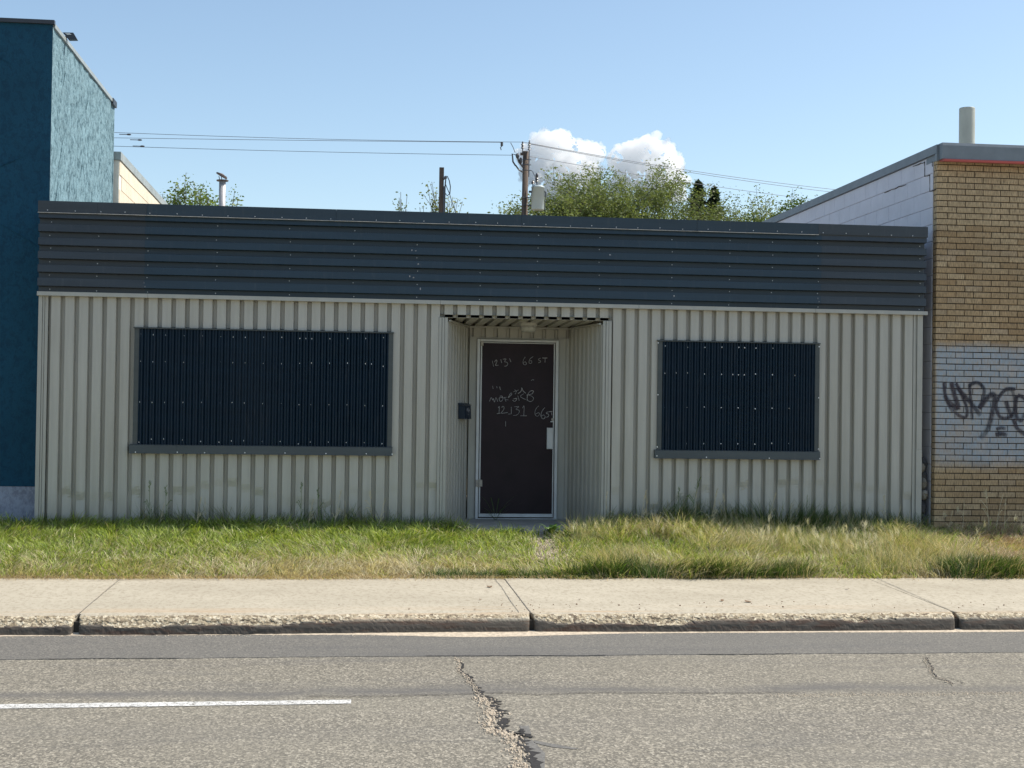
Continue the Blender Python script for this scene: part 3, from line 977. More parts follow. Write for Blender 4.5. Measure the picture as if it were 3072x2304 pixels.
SCREWS_L = [[(1.078,2.059),(1.204,2.053),(1.338,2.053),(1.535,2.049),(1.732,2.05),(1.928,2.048),(2.058,2.045),(2.187,2.044),(2.386,2.05),(2.581,2.052),(2.776,2.044),(2.842,2.044),(2.906,2.043),(3.102,2.047),(3.298,2.054),(3.491,2.058),(3.685,2.071)],[(1.076,1.764),(1.205,1.76),(1.338,1.764),(1.534,1.758),(1.734,1.756),(1.93,1.771),(2.059,1.766),(2.192,1.766),(2.388,1.763),(2.583,1.763),(2.78,1.77),(2.907,1.776),(3.103,1.778),(3.299,1.782),(3.495,1.779),(3.561,1.777),(3.69,1.754)],[(1.074,1.323),(1.204,1.32),(1.337,1.322),(1.533,1.325),(1.73,1.328),(1.93,1.325),(2.058,1.331),(2.189,1.327),(2.387,1.324),(2.586,1.326),(2.779,1.317),(2.911,1.32),(3.105,1.323),(3.302,1.323),(3.498,1.318),(3.692,1.316)],[(1.073,0.888),(1.203,0.922),(1.334,0.926),(1.533,0.917),(1.728,0.903),(1.924,0.897),(2.056,0.912),(2.189,0.916),(2.388,0.911),(2.582,0.912),(2.778,0.887),(2.908,0.909),(3.104,0.91),(3.301,0.908),(3.499,0.91),(3.691,0.9)],[(1.042,0.781),(1.484,0.785),(1.774,0.782),(2.204,0.786),(2.636,0.788),(3.079,0.786),(3.518,0.788),(3.802,0.787)]]
SCREWS_R = [[(6.862,2.039),(7.12,2.027),(7.321,2.031),(7.52,2.037),(7.718,2.038),(7.786,2.036),(7.919,2.034),(8.12,2.036),(8.387,2.03),(8.519,2.031),(8.588,2.032)],[(6.86,1.729),(6.991,1.735),(7.122,1.738),(7.32,1.728),(7.518,1.729),(7.65,1.728),(7.716,1.726),(7.784,1.727),(7.916,1.738),(8.115,1.733),(8.383,1.73),(8.518,1.731),(8.585,1.73)],[(6.855,1.342),(7.119,1.348),(7.321,1.355),(7.518,1.35),(7.716,1.351),(7.917,1.342),(8.115,1.351),(8.317,1.353),(8.585,1.32)],[(6.853,0.927),(7.118,0.937),(7.318,0.939),(7.52,0.941),(7.717,0.941),(7.917,0.939),(8.116,0.952),(8.318,0.95),(8.587,0.919)],[(6.78,2.071),(6.784,1.485),(6.784,0.896),(8.659,2.063),(8.659,1.477),(8.664,0.892)],[(6.773,0.796),(7.344,0.787),(8.074,0.783),(8.667,0.783)]]
wl = board(1.055, 3.745, 0.862, 2.118, [p for r_ in SCREWS_L for p in r_], [1.945, 2.826], 1)
wl['label'] = 'wide navy corrugated metal cover over the left window'
wr = board(6.832, 8.615, 0.862, 2.090, [p for r_ in SCREWS_R for p in r_], [7.745], 2)
wr['label'] = 'narrower navy corrugated metal cover over the right window'

# ---- door recess with splayed ribbed walls
def splay(pa, pb, seed, phase):
    d = Vector((pb[0] - pa[0], pb[1] - pa[1])); L = d.length; d.normalize()
    n = Vector((d.y, -d.x))          # candidates
    c = Vector((5.3, -2.0)) - Vector(pa)
    if n.dot(c) < 0: n = -n
    corr('recess_siding', pa, (d.x, d.y), (n.x, n.y), L, ZB, 2.268, PITCH_L, 0.078, 0.034, phase, MT['siding'], bld, False, seed)
splay((4.405, 0.03), (4.738, 1.15), 5, 0.03)
splay((6.142, 0.03), (5.942, 1.15), 6, 0.02)
# back wall strip over the door
corr('recess_siding', (4.74, 1.148), (1, 0), (0, -1), 1.205, 2.155, 2.262, PITCH_L, 0.094, 0.03, 0.05, MT['siding'], bld, False)
# soffit: the siding profile turned flat, ribs run in depth
mb = MB()
k = 0
x = 0.121 + 29 * PITCH_L
while x < 6.2:
    a, b = max(x, 4.31), min(x + 0.094, 6.245)
    if b > a + 0.01:
        mb.add([(a, 0.0, 2.3105), (b, 0.0, 2.3105), (b, 1.15, 2.2885), (a, 1.15, 2.2885), (a, 0.0, 2.3425), (b, 0.0, 2.3425), (b, 1.15, 2.3205), (a, 1.15, 2.3205)], [(0, 3, 2, 1), (0, 1, 5, 4), (1, 2, 6, 5), (3, 0, 4, 7), (2, 3, 7, 6)])
    x += PITCH_L
mb.add([(4.31, 0.006, 2.344), (6.245, 0.006, 2.344), (6.245, 1.15, 2.322), (4.31, 1.15, 2.322)], [(0, 3, 2, 1)])
mb.build('soffit', MT['siding'], bld)
MB().prism([(1.118, 2.262), (1.118, 2.286), (1.148, 2.286), (1.148, 2.262)], 4.74, 5.94).build('cove_trim', MT['trim'], bld)
MB().tube([(4.42, 0.03, 2.276), (4.735, 1.11, 2.272)], 0.014, 4).build('cove_trim', MT['trim'], bld)
MB().tube([(6.125, 0.03, 2.276), (5.942, 1.11, 2.272)], 0.014, 4).build('cove_trim', MT['trim'], bld)
# wide flat trims either side of the door
MB().box(4.742, 4.828, 1.128, 1.19, -0.06, 2.158).build('jamb_trim', MT['trim'], bld)
MB().box(5.819, 5.905, 1.128, 1.19, -0.06, 2.158).build('jamb_trim', MT['trim'], bld)
MB().box(5.909, 5.950, 1.136, 1.19, -0.06, 2.158).build('jamb_trim', MT['trim'], bld)
MB().box(4.742, 5.95, 1.150, 1.19, 2.132, 2.156).build('head_trim', MT['trim'], bld)
# door
door = MB().box(4.872, 5.772, 1.120, 1.160, 0.035, 2.100).build('door', MT['door'], bld)
door['label'] = 'dark plum door leaf with chalk writing'
MB().bbox(4.832, 4.866, 1.098, 1.17, -0.005, 2.131, .003).build('door_frame', MT['alu'], door)
MB().bbox(5.780, 5.815, 1.098, 1.17, -0.005, 2.131, .003).build('door_frame', MT['alu'], door)
MB().bbox(4.867, 5.779, 1.100, 1.17, 2.103, 2.130, .003).build('door_frame', MT['alu'], door)
MB().bbox(4.876, 4.892, 1.112, 1.119, 0.050, 2.095, .001).build('leaf_edge', MT['alu'], door)
MB().bbox(5.758, 5.770, 1.112, 1.119, 0.050, 2.095, .001).build('leaf_edge', MT['alu'], door)
MB().bbox(4.876, 5.770, 1.110, 1.119, 0.008, 0.048, .001).build('leaf_edge', MT['alu'], door)
MB().bbox(4.893, 5.757, 1.112, 1.119, 2.086, 2.095, .001).build('leaf_edge', MT['alu'], door)
MB().box(4.832, 5.815, 1.085, 1.16, -0.03, -0.006).build('threshold', MT['alu'], door)
MB().bbox(4.835, 4.915, 1.085, 1.0965, 0.372, 0.452, .003).build('hinge', MT['hinge'], door)
MB().bbox(4.873, 4.905, 1.090, 1.1115, 2.050, 2.105, .003).build('hinge', MT['hinge'], door)
MB().tube([(4.872, 1.085, 0.365), (4.872, 1.085, 0.46)], 0.008, 8).build('hinge_pin', MT['hinge'], door)
MB().bbox(5.683, 5.757, 1.078, 1.1115, 0.826, 1.082, .006).build('handle', MT['alu'], door)
MB().tube([(5.752, 1.112, 1.182), (5.752, 1.095, 1.182)], 0.017, 10).build('lock_cylinder', MT['hinge'], door)
MB().bbox(5.728, 5.765, 1.104, 1.1115, 1.148, 1.162, .002).build('lock_tab', MT['alu'], door)

CHALK = [[(5.016,1.874),(5.031,1.805)],[(5.045,1.856),(5.052,1.878),(5.066,1.882),(5.07,1.864),(5.056,1.82),(5.089,1.822)],[(5.117,1.893),(5.128,1.85)],[(5.142,1.894),(5.179,1.896),(5.161,1.865),(5.19,1.859),(5.201,1.837),(5.187,1.815),(5.162,1.811)],[(5.221,1.906),(5.241,1.86)],[(5.411,1.926),(5.393,1.898),(5.384,1.862),(5.394,1.837),(5.416,1.832),(5.427,1.848),(5.416,1.866),(5.397,1.862),(5.389,1.848)],[(5.506,1.931),(5.477,1.911),(5.459,1.881),(5.459,1.856),(5.478,1.849),(5.492,1.864),(5.485,1.882),(5.466,1.878)],[(5.597,1.913),(5.575,1.905),(5.576,1.891),(5.594,1.884),(5.596,1.869),(5.572,1.86)],[(5.619,1.917),(5.678,1.918)],[(5.652,1.916),(5.651,1.863)],[(5.486,1.643),(5.502,1.654),(5.521,1.651)],[(5.022,1.573),(5.03,1.539)],[(5.072,1.568),(5.077,1.547)],[(5.107,1.565),(5.119,1.526)],[(4.989,1.387),(5.008,1.434),(5.026,1.402),(5.033,1.423),(5.048,1.38),(5.065,1.435),(5.088,1.384)],[(5.112,1.45),(5.134,1.454),(5.149,1.432),(5.142,1.403),(5.12,1.389),(5.106,1.41),(5.109,1.432),(5.149,1.439)],[(5.156,1.432),(5.192,1.44)],[(5.167,1.44),(5.186,1.386)],[(5.178,1.411),(5.215,1.408)],[(5.211,1.433),(5.242,1.491),(5.254,1.477),(5.229,1.448),(5.211,1.433)],[(5.275,1.506),(5.336,1.529)],[(5.289,1.532),(5.315,1.503)],[(5.294,1.478),(5.304,1.496)],[(5.33,1.485),(5.366,1.515),(5.374,1.555),(5.388,1.522),(5.424,1.49)],[(5.273,1.42),(5.316,1.427),(5.295,1.391),(5.265,1.405)],[(5.327,1.46),(5.346,1.399)],[(5.399,1.486),(5.359,1.45),(5.425,1.415)],[(5.442,1.4),(5.443,1.458),(5.468,1.509),(5.504,1.524),(5.515,1.51),(5.49,1.481),(5.432,1.469)],[(5.461,1.469),(5.505,1.452),(5.518,1.423),(5.499,1.398),(5.469,1.393),(5.444,1.415)],[(5.096,1.312),(5.107,1.327),(5.104,1.244)],[(5.079,1.242),(5.122,1.248)],[(5.136,1.317),(5.15,1.331),(5.165,1.317),(5.158,1.288),(5.133,1.248),(5.209,1.258)],[(5.251,1.325),(5.253,1.242)],[(5.213,1.238),(5.259,1.243)],[(5.288,1.326),(5.343,1.33),(5.307,1.299),(5.343,1.287),(5.347,1.262),(5.319,1.229),(5.275,1.223)],[(5.387,1.313),(5.405,1.335),(5.403,1.219)],[(5.363,1.22),(5.439,1.221)],[(5.583,1.344),(5.551,1.308),(5.537,1.264),(5.548,1.225),(5.574,1.218),(5.592,1.243),(5.581,1.261),(5.552,1.246)],[(5.656,1.324),(5.624,1.28),(5.61,1.229),(5.625,1.193),(5.647,1.19),(5.662,1.212),(5.643,1.233),(5.618,1.222)],[(5.712,1.274),(5.679,1.266),(5.679,1.252),(5.705,1.241),(5.698,1.216),(5.673,1.205)],[(5.708,1.274),(5.752,1.278)],[(5.734,1.274),(5.745,1.231)],[(5.185,1.151),(5.186,1.09)]]
def strokes(data, y, wid, thick=0.0, seed=1, uv=False, sub=4):
    rr = random.Random(seed)
    V = []; F = []; UV = []
    for st in data:
        # smooth the polyline a little (Catmull-Rom)
        P = []
        n = len(st)
        for i in range(n - 1):
            p0 = st[max(i - 1, 0)]; p1 = st[i]; p2 = st[i + 1]; p3 = st[min(i + 2, n - 1)]
            for k in range(sub):
                t = k / sub
                P.append(tuple(0.5 * ((2 * p1[c]) + (-p0[c] + p2[c]) * t + (2 * p0[c] - 5 * p1[c] + 4 * p2[c] - p3[c]) * t * t + (-p0[c] + 3 * p1[c] - 3 * p2[c] + p3[c]) * t ** 3) for c in (0, 1)))
        P.append(st[-1])
        w0 = wid * rr.uniform(0.8, 1.25)
        for i, p in enumerate(P):
            a = P[max(i - 1, 0)]; b = P[min(i + 1, len(P) - 1)]
            dx, dz = b[0] - a[0], b[1] - a[1]
            L = math.hypot(dx, dz) or 1
            nx, nz = -dz / L, dx / L
            w = w0 * (1 if uv else rr.uniform(0.7, 1.2)) * 0.5
            yy = y - (len(F) % 7) * 0.00001
            V += [(p[0] + nx * w, yy, p[1] + nz * w), (p[0] - nx * w, yy, p[1] - nz * w)]
            UV += [(i / (len(P) - 1), 0), (i / (len(P) - 1), 1)]
            if i:
                q = len(V) - 4
                F.append((q, q + 1, q + 3, q + 2))
        y -= 0.00025
    return V, F, UV
for nm, part in (('chalk_address', CHALK[:10]), ('chalk_scribble', CHALK[10:28]), ('chalk_address', CHALK[28:])):
    V, F, _ = strokes(part, 1.1115, 0.0058, seed=4)
    link_mesh(nm, V, F, MT['chalk'], door)['kind'] = 'stuff'

# doorstep
MB().prism([(-0.36, -0.12), (-0.345, -0.030), (-0.30, -0.024), (1.2, -0.012), (1.2, -0.12)], 4.60, 6.02).build('doorstep', MT['step'], bld)
MB().box(4.36, 6.2, 0.04, 1.2, -0.12, -0.029).build('recess_floor', MT['step'], bld)

# ---- lamp and mailbox: things fixed to the building
lamp = empty('wall_light', (5.372, 0.55, 2.30), 'pale oval bulkhead lamp under the ceiling of the door recess', 'lamp')
mb = MB()
def oval(cx, cy, z, rx, ry, n=20): return [(cx + rx * math.copysign(abs(math.cos(t)) ** .7, math.cos(t)), cy + ry * math.copysign(abs(math.sin(t)) ** .7, math.sin(t)), z) for t in [2 * math.pi * k / n for k in range(n)]]
def loft(rings):
    m = MB(); n = len(rings[0]); vs = [p for r_ in rings for p in r_]
    fs = [(i * n + k, i * n + (k + 1) % n, (i + 1) * n + (k + 1) % n, (i + 1) * n + k) for i in range(len(rings) - 1) for k in range(n)]
    fs += [tuple(range(n))[::-1], tuple(range((len(rings) - 1) * n, len(rings) * n))]
    return m.add(vs, fs)
loft([oval(5.372, .55, 2.311, .100, .07), oval(5.372, .55, 2.300, .104, .074), oval(5.372, .55, 2.278, .106, .076), oval(5.372, .55, 2.265, .100, .07)]).build('lamp_body', MT['lampbody'], lamp, True)
loft([oval(5.372, .55, 2.266, .092, .064), oval(5.372, .55, 2.235, .090, .062), oval(5.372, .55, 2.206, .078, .05), oval(5.372, .55, 2.196, .05, .03)]).build('lamp_cover', MT['lampglass'], lamp, True)
m = MB()
for z, rx, ry in ((2.262, .101, .071), (2.2, .079, .052)):
    m.tube(oval(5.372, .55, z, rx, ry) + oval(5.372, .55, z, rx, ry)[:1], 0.004, 5)
for s in (-.06, 0, .06):
    m.tube([(5.372 + s, .478, 2.262), (5.372 + s, .487, 2.23), (5.372 + s * .9, .502, 2.2)], 0.004, 5)
m.build('lamp_guard', MT['lampbody'], lamp)

mbx = empty('mailbox', (4.63, 0.72, 1.18), 'small dark navy mailbox on the left wall of the door recess', 'mailbox')
dirv = Vector((0.333, 1.12, 0)).normalized(); nv = Vector((dirv.y, -dirv.x, 0))
def mbox(u0, u1, n0, n1, z0, z1, n1t=None):
    n1t = n1 if n1t is None else n1t
    o_ = Vector((4.405, 0.03, 0))
    vs = []
    for z, nn in ((z0, n1), (z1, n1t)):
        for u, n_ in ((u0, n0), (u1, n0), (u1, nn), (u0, nn)):
            p = o_ + dirv * u + nv * n_; vs.append((p.x, p.y, z))
    return MB().add(vs, [(0, 3, 2, 1), (4, 5, 6, 7), (0, 1, 5, 4), (1, 2, 6, 5), (2, 3, 7, 6), (3, 0, 4, 7)])
mbox(0.60, 0.95, 0.001, 0.085, 1.178, 1.335, 0.075).build('box_body', MT['mailbox'], mbx)
mbox(0.59, 0.96, 0.001, 0.092, 1.337, 1.362, 0.030).build('lid', MT['mailbox'], mbx)
m = MB()
o_ = Vector((4.405, 0.03, 0))
for a, b in (((0.70, 1.30), (0.72, 1.27)), ((0.72, 1.27), (0.74, 1.30)), ((0.78, 1.31), (0.76, 1.28)), ((0.76, 1.28), (0.79, 1.25)), ((0.82, 1.30), (0.82, 1.25)), ((0.82, 1.30), (0.86, 1.28)), ((0.86, 1.28), (0.82, 1.265)), ((0.74, 1.23), (0.83, 1.225))):
    pa = o_ + dirv * a[0] + nv * (0.0865 - (a[1] - 1.178) / .157 * .01); pb = o_ + dirv * b[0] + nv * (0.0865 - (b[1] - 1.178) / .157 * .01)
    m.tube([(pa.x, pa.y, a[1]), (pb.x, pb.y, b[1])], 0.0022, 4)
m.build('scrawl', MT['chalk'], mbx)

# ---- flue on the flat roof
fl = empty('flue_pipe', (1.457, 5.0, 3.36), 'thin metal flue with a tilted rain cap above the left part of the roof', 'chimney')
MB().tube([(1.457, 5, 3.3), (1.457, 5, 4.53)], 0.049, 14).build('pipe', MT['chim'], fl, True)
MB().tube([(1.457, 5, 4.528), (1.457, 5, 4.542), (1.457, 5, 4.548)], [0.085, 0.088, 0.05], 14).build('collar', MT['rustcap'], fl)
MB().tube([(1.44, 5, 4.60), (1.450, 5, 4.618), (1.458, 5, 4.635)], [0.088, 0.085, 0.012], 14).build('rain_cap', MT['rustcap'], fl)
m = MB()
for k in range(3):
    t = k * 2.1 + .4
    m.tube([(1.457 + .05 * math.cos(t), 5 + .05 * math.sin(t), 4.54), (1.45 + .06 * math.cos(t), 5 + .06 * math.sin(t), 4.605)], 0.007, 4)
m.build('cap_strut', MT['rustcap'], fl)
MB().tube([(1.457, 5, 3.80), (1.457, 5, 3.815)], [0.053, 0.053], 14).build('band', MT['rustcap'], fl)

# ================================================================== BLUE BUILDING (left)
blue = empty('blue_building', (-3, 0.55, -0.1), 'taller blue stucco building at the left edge with its pale teal side in the sun', 'building')
# front wall set in front of the side wall skin by a hair so that nothing is coplanar
V = []; F = []
MB().add([(-9, .55, .372), (-0.032, .55, .372), (-0.032, .55, 5.53), (-9, .55, 5.53)], [(0, 1, 2, 3)]).build('front_wall', MT['blue'], blue)
MB().box(-9, -0.030, 0.535, 0.60, -0.2, 0.366).build('plinth', MT['plinth'], blue)
# side wall: rough hand-trowelled, real relief
ys = np.linspace(0.552, 4.66, 130); zs = np.linspace(2.6, 5.5, 110)
Y, Z = np.meshgrid(ys, zs)
H = 0.014 * (fbm(Y, Z * 0.8, 9, 41, 4) - 0.5) * 2
H[:, 0] *= 0.3
X = -0.034 + H
n_, m_ = X.shape
i = np.arange(n_ - 1)[:, None] * m_ + np.arange(m_ - 1)[None, :]
link_mesh('side_wall', np.stack([X, Y, Z], -1).reshape(-1, 3), np.stack([i, i + 1, i + m_ + 1, i + m_], -1).reshape(-1, 4).tolist(), MT['teal'], blue)
MB().box(-9, -0.06, 0.58, 4.64, -0.15, 5.45).build('core', MT['blue'], blue)
MB().box(-0.055, -0.045, .58, 4.6, -0.2, 2.6).build('lower_side_wall', MT['teal'], blue)
MB().box(-9.02, -0.012, 0.515, 0.58, 5.528, 5.572).build('front_cap', MT['capdark'], blue)
MB().box(-9.02, -0.014, 0.582, 4.42, 5.50, 5.548).build('side_cap', MT['caplight'], blue)
MB().box(-9.02, -0.002, 4.422, 4.72, 5.47, 5.552).build('corner_cap', MT['capdark'], blue)
MB().box(-9, -0.03, 4.64, 4.70, -0.2, 5.48).build('rear_wall', MT['teal'], blue)
# trowel scars: long pale ridges on the stucco
m = MB()
rr = random.Random(5)
for y0, z0, dy_, dz_ in ((1.0, 4.0, .25, .45), (1.55, 3.6, .12, .4), (2.3, 4.1, .15, .3), (3.0, 3.7, .1, .35), (1.1, 4.9, .2, .3), (3.5, 4.3, .15, .25), (2.6, 5.0, .08, .2), (0.8, 3.5, .2, .35)):
    m = MB().tube([(-0.030, y0, z0), (-0.024, y0 + dy_ / 2, z0 + dz_ / 2 + .01), (-0.030, y0 + dy_, z0 + dz_)], [0.002, 0.007, 0.002], 5)
    m.build('trowel_ridge', MT['teal'], blue)
m = MB()
for x0, z0, dx_, dz_ in ((-1.0, 5.3, .55, -.25), (-.75, 3.8, .45, .25), (-.6, 3.3, .5, -.3), (-0.9, 1.3, .45, .3), (-1.0, 2.4, .3, .3)):
    m = MB().tube([(x0, .549, z0), (x0 + dx_ / 2, .545, z0 + dz_ / 2 + .02), (x0 + dx_, .549, z0 + dz_)], [0.002, 0.006, 0.002], 5)
    m.build('trowel_ridge', MT['blue'], blue)
fd = empty('floodlight', (-0.02, 1.5, 5.55), 'small dark floodlight leaning out over the roof edge of the blue building', 'lamp')
MB().prism([(-0.058, 5.612), (0.062, 5.615), (0.108, 5.537), (0.010, 5.532)], 1.20, 1.27, 'y').build('lamp_head', MT['capdark'], fd)
MB().prism([(-0.030, 5.603), (0.020, 5.607), (0.046, 5.588), (-0.004, 5.584)], 1.192, 1.199, 'y').build('lens', MT['lip'], fd)
MB().tube([(-0.05, 1.24, 5.50), (-0.02, 1.24, 5.58)], 0.014, 6).build('bracket', MT['capdark'], fd)

# beige block building behind it
bb = empty('beige_building', (-3, 7, -0.1), 'cream painted block wall with grey sloping cap behind the blue building', 'building')
MB().box(-8, 0.036, 4.76, 13, -0.2, 4.74).build('wall_core', MT['beigejoint'], bb)
blk = MB().bbox(0, 0.392, -0.010, 0.0, 0, 0.192, .003)
bm_ = None
cnt = 0
for row in range(7):
    z = 4.74 - 0.2 * (row + 1)
    for k in range(22):
        y = 4.78 + 0.4 * k + (0.2 if row % 2 else 0)
        if y > 12.6: continue
        if bm_ is None:
            o = blk.build('block', MT['beige'], bb, base=(0, 0, 0)); bm_ = o.data
        else:
            o = bpy.data.objects.new('block', bm_); COL.objects.link(o); o.parent = bb
        o.location = (0.046 - 0.010 + 0.0 + 3, y - 7, z + 0.1)
        o.rotation_euler = (0, 0, math.pi / 2)
        o.location.x += random.uniform(-.001, .001)
MB().box(-8.1, 0.062, 4.74, 13.05, 4.745, 4.86).build('cap', MT['caplight'], bb)

# ================================================================== BRICK BUILDING (right)
br = empty('brick_building', (13.5, 0, -0.1), 'buff brick building at the right edge with graffiti on a painted-over band', 'building')
BX = 10.062
MB().box(BX + 0.012, 17, 0.008, 0.11, -0.1, 4.25).build('mortar_wall', MT['mortar'], br)
bw, bh = 0.2145, 0.0703
def brick_mesh(w, seed):
    rr = random.Random(seed)
    j = lambda: rr.uniform(-.0012, .0012)
    m = MB().bbox(0, w, 0, 0.10, 0, bh - 0.0095, .003)
    m.v = [(x + j(), y + j() * .8, z + j()) for x, y, z in m.v]
    o = m.build('brick', MT['brick'], None)
    me = o.data
    bpy.data.objects.remove(o)
    return me
full = [brick_mesh(bw - 0.0085, s) for s in range(6)]
half = [brick_mesh(bw * 0.5 - 0.0205 , s + 10) for s in range(3)]
count = 0
stuff = MB()
rr = random.Random(9)
places = []
for c in range(61):
    z = 4.2172 - bh * c
    if z < -0.06: continue
    x = BX
    first = True
    while x < 16.9:
        if first and c % 2 == 1:
            # odd courses begin with a half brick, as measured at the corner
            places.append((x, z, 'h')); x += 0.137
        elif first:
            places.append((x, z, 'f')); x += 0.2385 if False else bw + 0.0305
            x = BX + 0.245
        else:
            places.append((x, z, 'f')); x += bw
        first = False
# nearest to the camera first: the lower visible ones show largest by a hair; take those inside the view
vis = [p for p in places if p[0] < 11.25]
vis.sort(key=lambda p: (abs(p[1] - 1.6)))
keep = set(vis[:300])
w_h = None
hm = []
for s in range(3):
    hm.append(brick_mesh(0.137 - 0.0085, s + 20))
fm0 = brick_mesh(0.245 - 0.0085, 31)
for p in places:
    x, z, k = p
    yy = rr.uniform(-0.0012, 0.0012)
    if p in keep:
        me = rr.choice(hm) if k == 'h' else (fm0 if abs(x - BX) < 1e-6 else rr.choice(full))
        o = bpy.data.objects.new('brick', me)
        COL.objects.link(o); o.parent = br
        o.location = (x - 13.5, yy, z + 0.1)
    else:
        w = (0.137 if k == 'h' else (0.245 if abs(x - BX) < 1e-6 else bw)) - 0.0085
        stuff.bbox(x, x + w, yy, yy + 0.1, z, z + bh - 0.0095, .003)
o = stuff.build('bricks', MT['brick'], br); o['kind'] = 'stuff'
# painted block side wall
MB().box(BX + 0.006, 10.4, 0.118, 13.9, -0.15, 4.33).build('side_core', MT['blockjoint'], br)
MB().box(BX + 0.010, 16.9, 0.2, 13.8, 4.1, 4.2).build('roof', MT['roof'], br)
sb = MB().bbox(0, 0.3935, 0.0, 0.012, 0, 0.1935, .004)
sbm = None
rest = MB()
for row in range(23):
    z = 4.13 - 0.2 * row
    if z < -0.2: continue
    for k in range(36):
        y = 0.118 + 0.4 * k - (0.2 if row % 2 else 0.0) + 0.151
        y0 = max(y, 0.118); 
        if y + 0.395 > 13.9: continue
        if k == 0: y = 0.118 if row % 2 else 0.118
        if (row < 7 and y < 8.2) or y < 0.5:
            if sbm is None:
                o = sb.build('block', MT['block'], br, base=(0, 0, 0)); sbm = o.data
            else:
                o = bpy.data.objects.new('block', sbm); COL.objects.link(o); o.parent = br
            sc = 1.0
            if k == 0: sc = (0.345 if row % 2 else 0.545) / 0.3935
            o.rotation_euler = (0, 0, -math.pi / 2)
            o.scale = (sc, 1, 1)
            o.location = (BX - 13.5 + random.uniform(-.0008, .0008) - 0.002, y + 0.3935 * sc, z + 0.1)
        else:
            rest.box(BX + random.uniform(-.0008, .0008), BX + 0.005, y, y + 0.3935, z, z + 0.1935)
o = rest.build('blocks', MT['block'], br); o['kind'] = 'stuff'
# stepped crack near the corner
m = MB()
for a in ([(0.35, 4.30), (0.345, 4.12)], [(0.345, 4.122), (0.20, 4.118)], [(0.20, 4.118), (0.195, 3.92)], [(0.195, 3.922), (0.03, 3.918)], [(0.7, 4.30), (0.35, 4.296)], [(1.6, 4.122), (0.9, 4.118)], [(0.13, 4.27), (0.128, 4.20)]):
    P = []
    for k in range(7):
        t = k / 6
        P.append((BX - 0.0035, a[0][0] * (1 - t) + a[1][0] * t, a[0][1] * (1 - t) + a[1][1] * t + rr.uniform(-.006, .006)))
    m.tube(P, [0.006 * rr.uniform(.5, 1.3) for _ in P], 4)
m.build('wall_crack', MT['void'], br)
# caps
MB().box(BX - 0.030, BX + 0.03, -0.05, 13.95, 4.332, 4.432).build('side_cap', MT['cap'], br)
MB().box(BX - 0.030, BX + 0.002, -0.055, -0.001, 4.243, 4.33).build('corner_cap', MT['cap'], br)
MB().prism([(-0.150, 4.252), (-0.158, 4.405), (-0.150, 4.437), (0.30, 4.437), (0.30, 4.252)], BX - 0.005, 17).build('front_cap', MT['cap'], br)
MB().prism([(-0.155, 4.222), (-0.165, 4.242), (-0.155, 4.2505), (-0.03, 4.2505), (-0.03, 4.236)], BX + 0.012, 17).build('awning_strip', MT['red'], br)
MB().prism([(-0.148, 4.4375), (0.1, 4.446), (0.1, 4.4375)], BX + 0.25, 17).build('flashing_lap', MT['caplight'], br)
vp = empty('vent_pipe', (11.79, 3.0, 4.2), 'wide pale vent pipe standing on the roof of the brick building', 'pipe')
MB().tube([(11.79, 3, 4.19), (11.79, 3, 5.555)], 0.108, 28, False).build('pipe', MT['pipe'], vp, True)
MB().tube([(11.79, 3, 5.555), (11.79, 3, 5.563), (11.79, 3, 5.545), (11.79, 3, 4.6)], [0.108, 0.104, 0.098, 0.098], 28, False).build('rim', MT['pipe'], vp, True)

GRAFFITI = [[(10.166,1.677),(10.182,1.531),(10.222,1.428),(10.277,1.339)],[(10.256,1.678),(10.294,1.532),(10.34,1.386),(10.24,1.445),(10.168,1.53)],[(10.31,1.671),(10.384,1.534),(10.449,1.362),(10.422,1.275),(10.313,1.326),(10.267,1.428)],[(10.329,1.619),(10.456,1.483),(10.548,1.381),(10.612,1.295)],[(10.473,1.656),(10.493,1.466),(10.513,1.242)],[(10.464,1.647),(10.563,1.683),(10.645,1.624),(10.646,1.52),(10.593,1.381)],[(10.593,1.381),(10.674,1.486),(10.746,1.548),(10.782,1.522),(10.765,1.401),(10.73,1.227),(10.677,1.106),(10.605,1.036)],[(11.036,1.613),(10.927,1.611),(10.837,1.523),(10.801,1.419),(10.839,1.298),(10.93,1.273),(11.011,1.335),(11.028,1.474),(10.991,1.595),(10.9,1.611)],[(10.919,1.472),(10.956,1.369),(11.012,1.266)],[(11.055,1.544),(11.038,1.405),(11.057,1.284),(11.112,1.25),(11.148,1.337)],[(11.064,1.544),(11.143,1.51),(11.184,1.407),(11.148,1.285)],[(11.012,1.266),(11.058,1.162),(11.146,1.094),(11.205,1.077)],[(10.804,1.142),(10.858,1.16),(10.922,1.15)],[(10.795,1.081),(10.877,1.091),(10.94,1.071)]]
def ribbon_uv(data, y, wid, name, parent, mat):
    V, F, UV = strokes(data, y, wid, seed=8, uv=True, sub=6)
    o = link_mesh(name, V, F, mat, parent)
    me = o.data
    uvl = me.uv_layers.new(name='UVMap')
    for poly in me.polygons:
        for li in poly.loop_indices:
            uvl.data[li].uv = UV[me.loops[li].vertex_index]
    return o
g1 = ribbon_uv(GRAFFITI, -0.0035, 0.062, 'graffiti_strokes', br, MT['spray'])

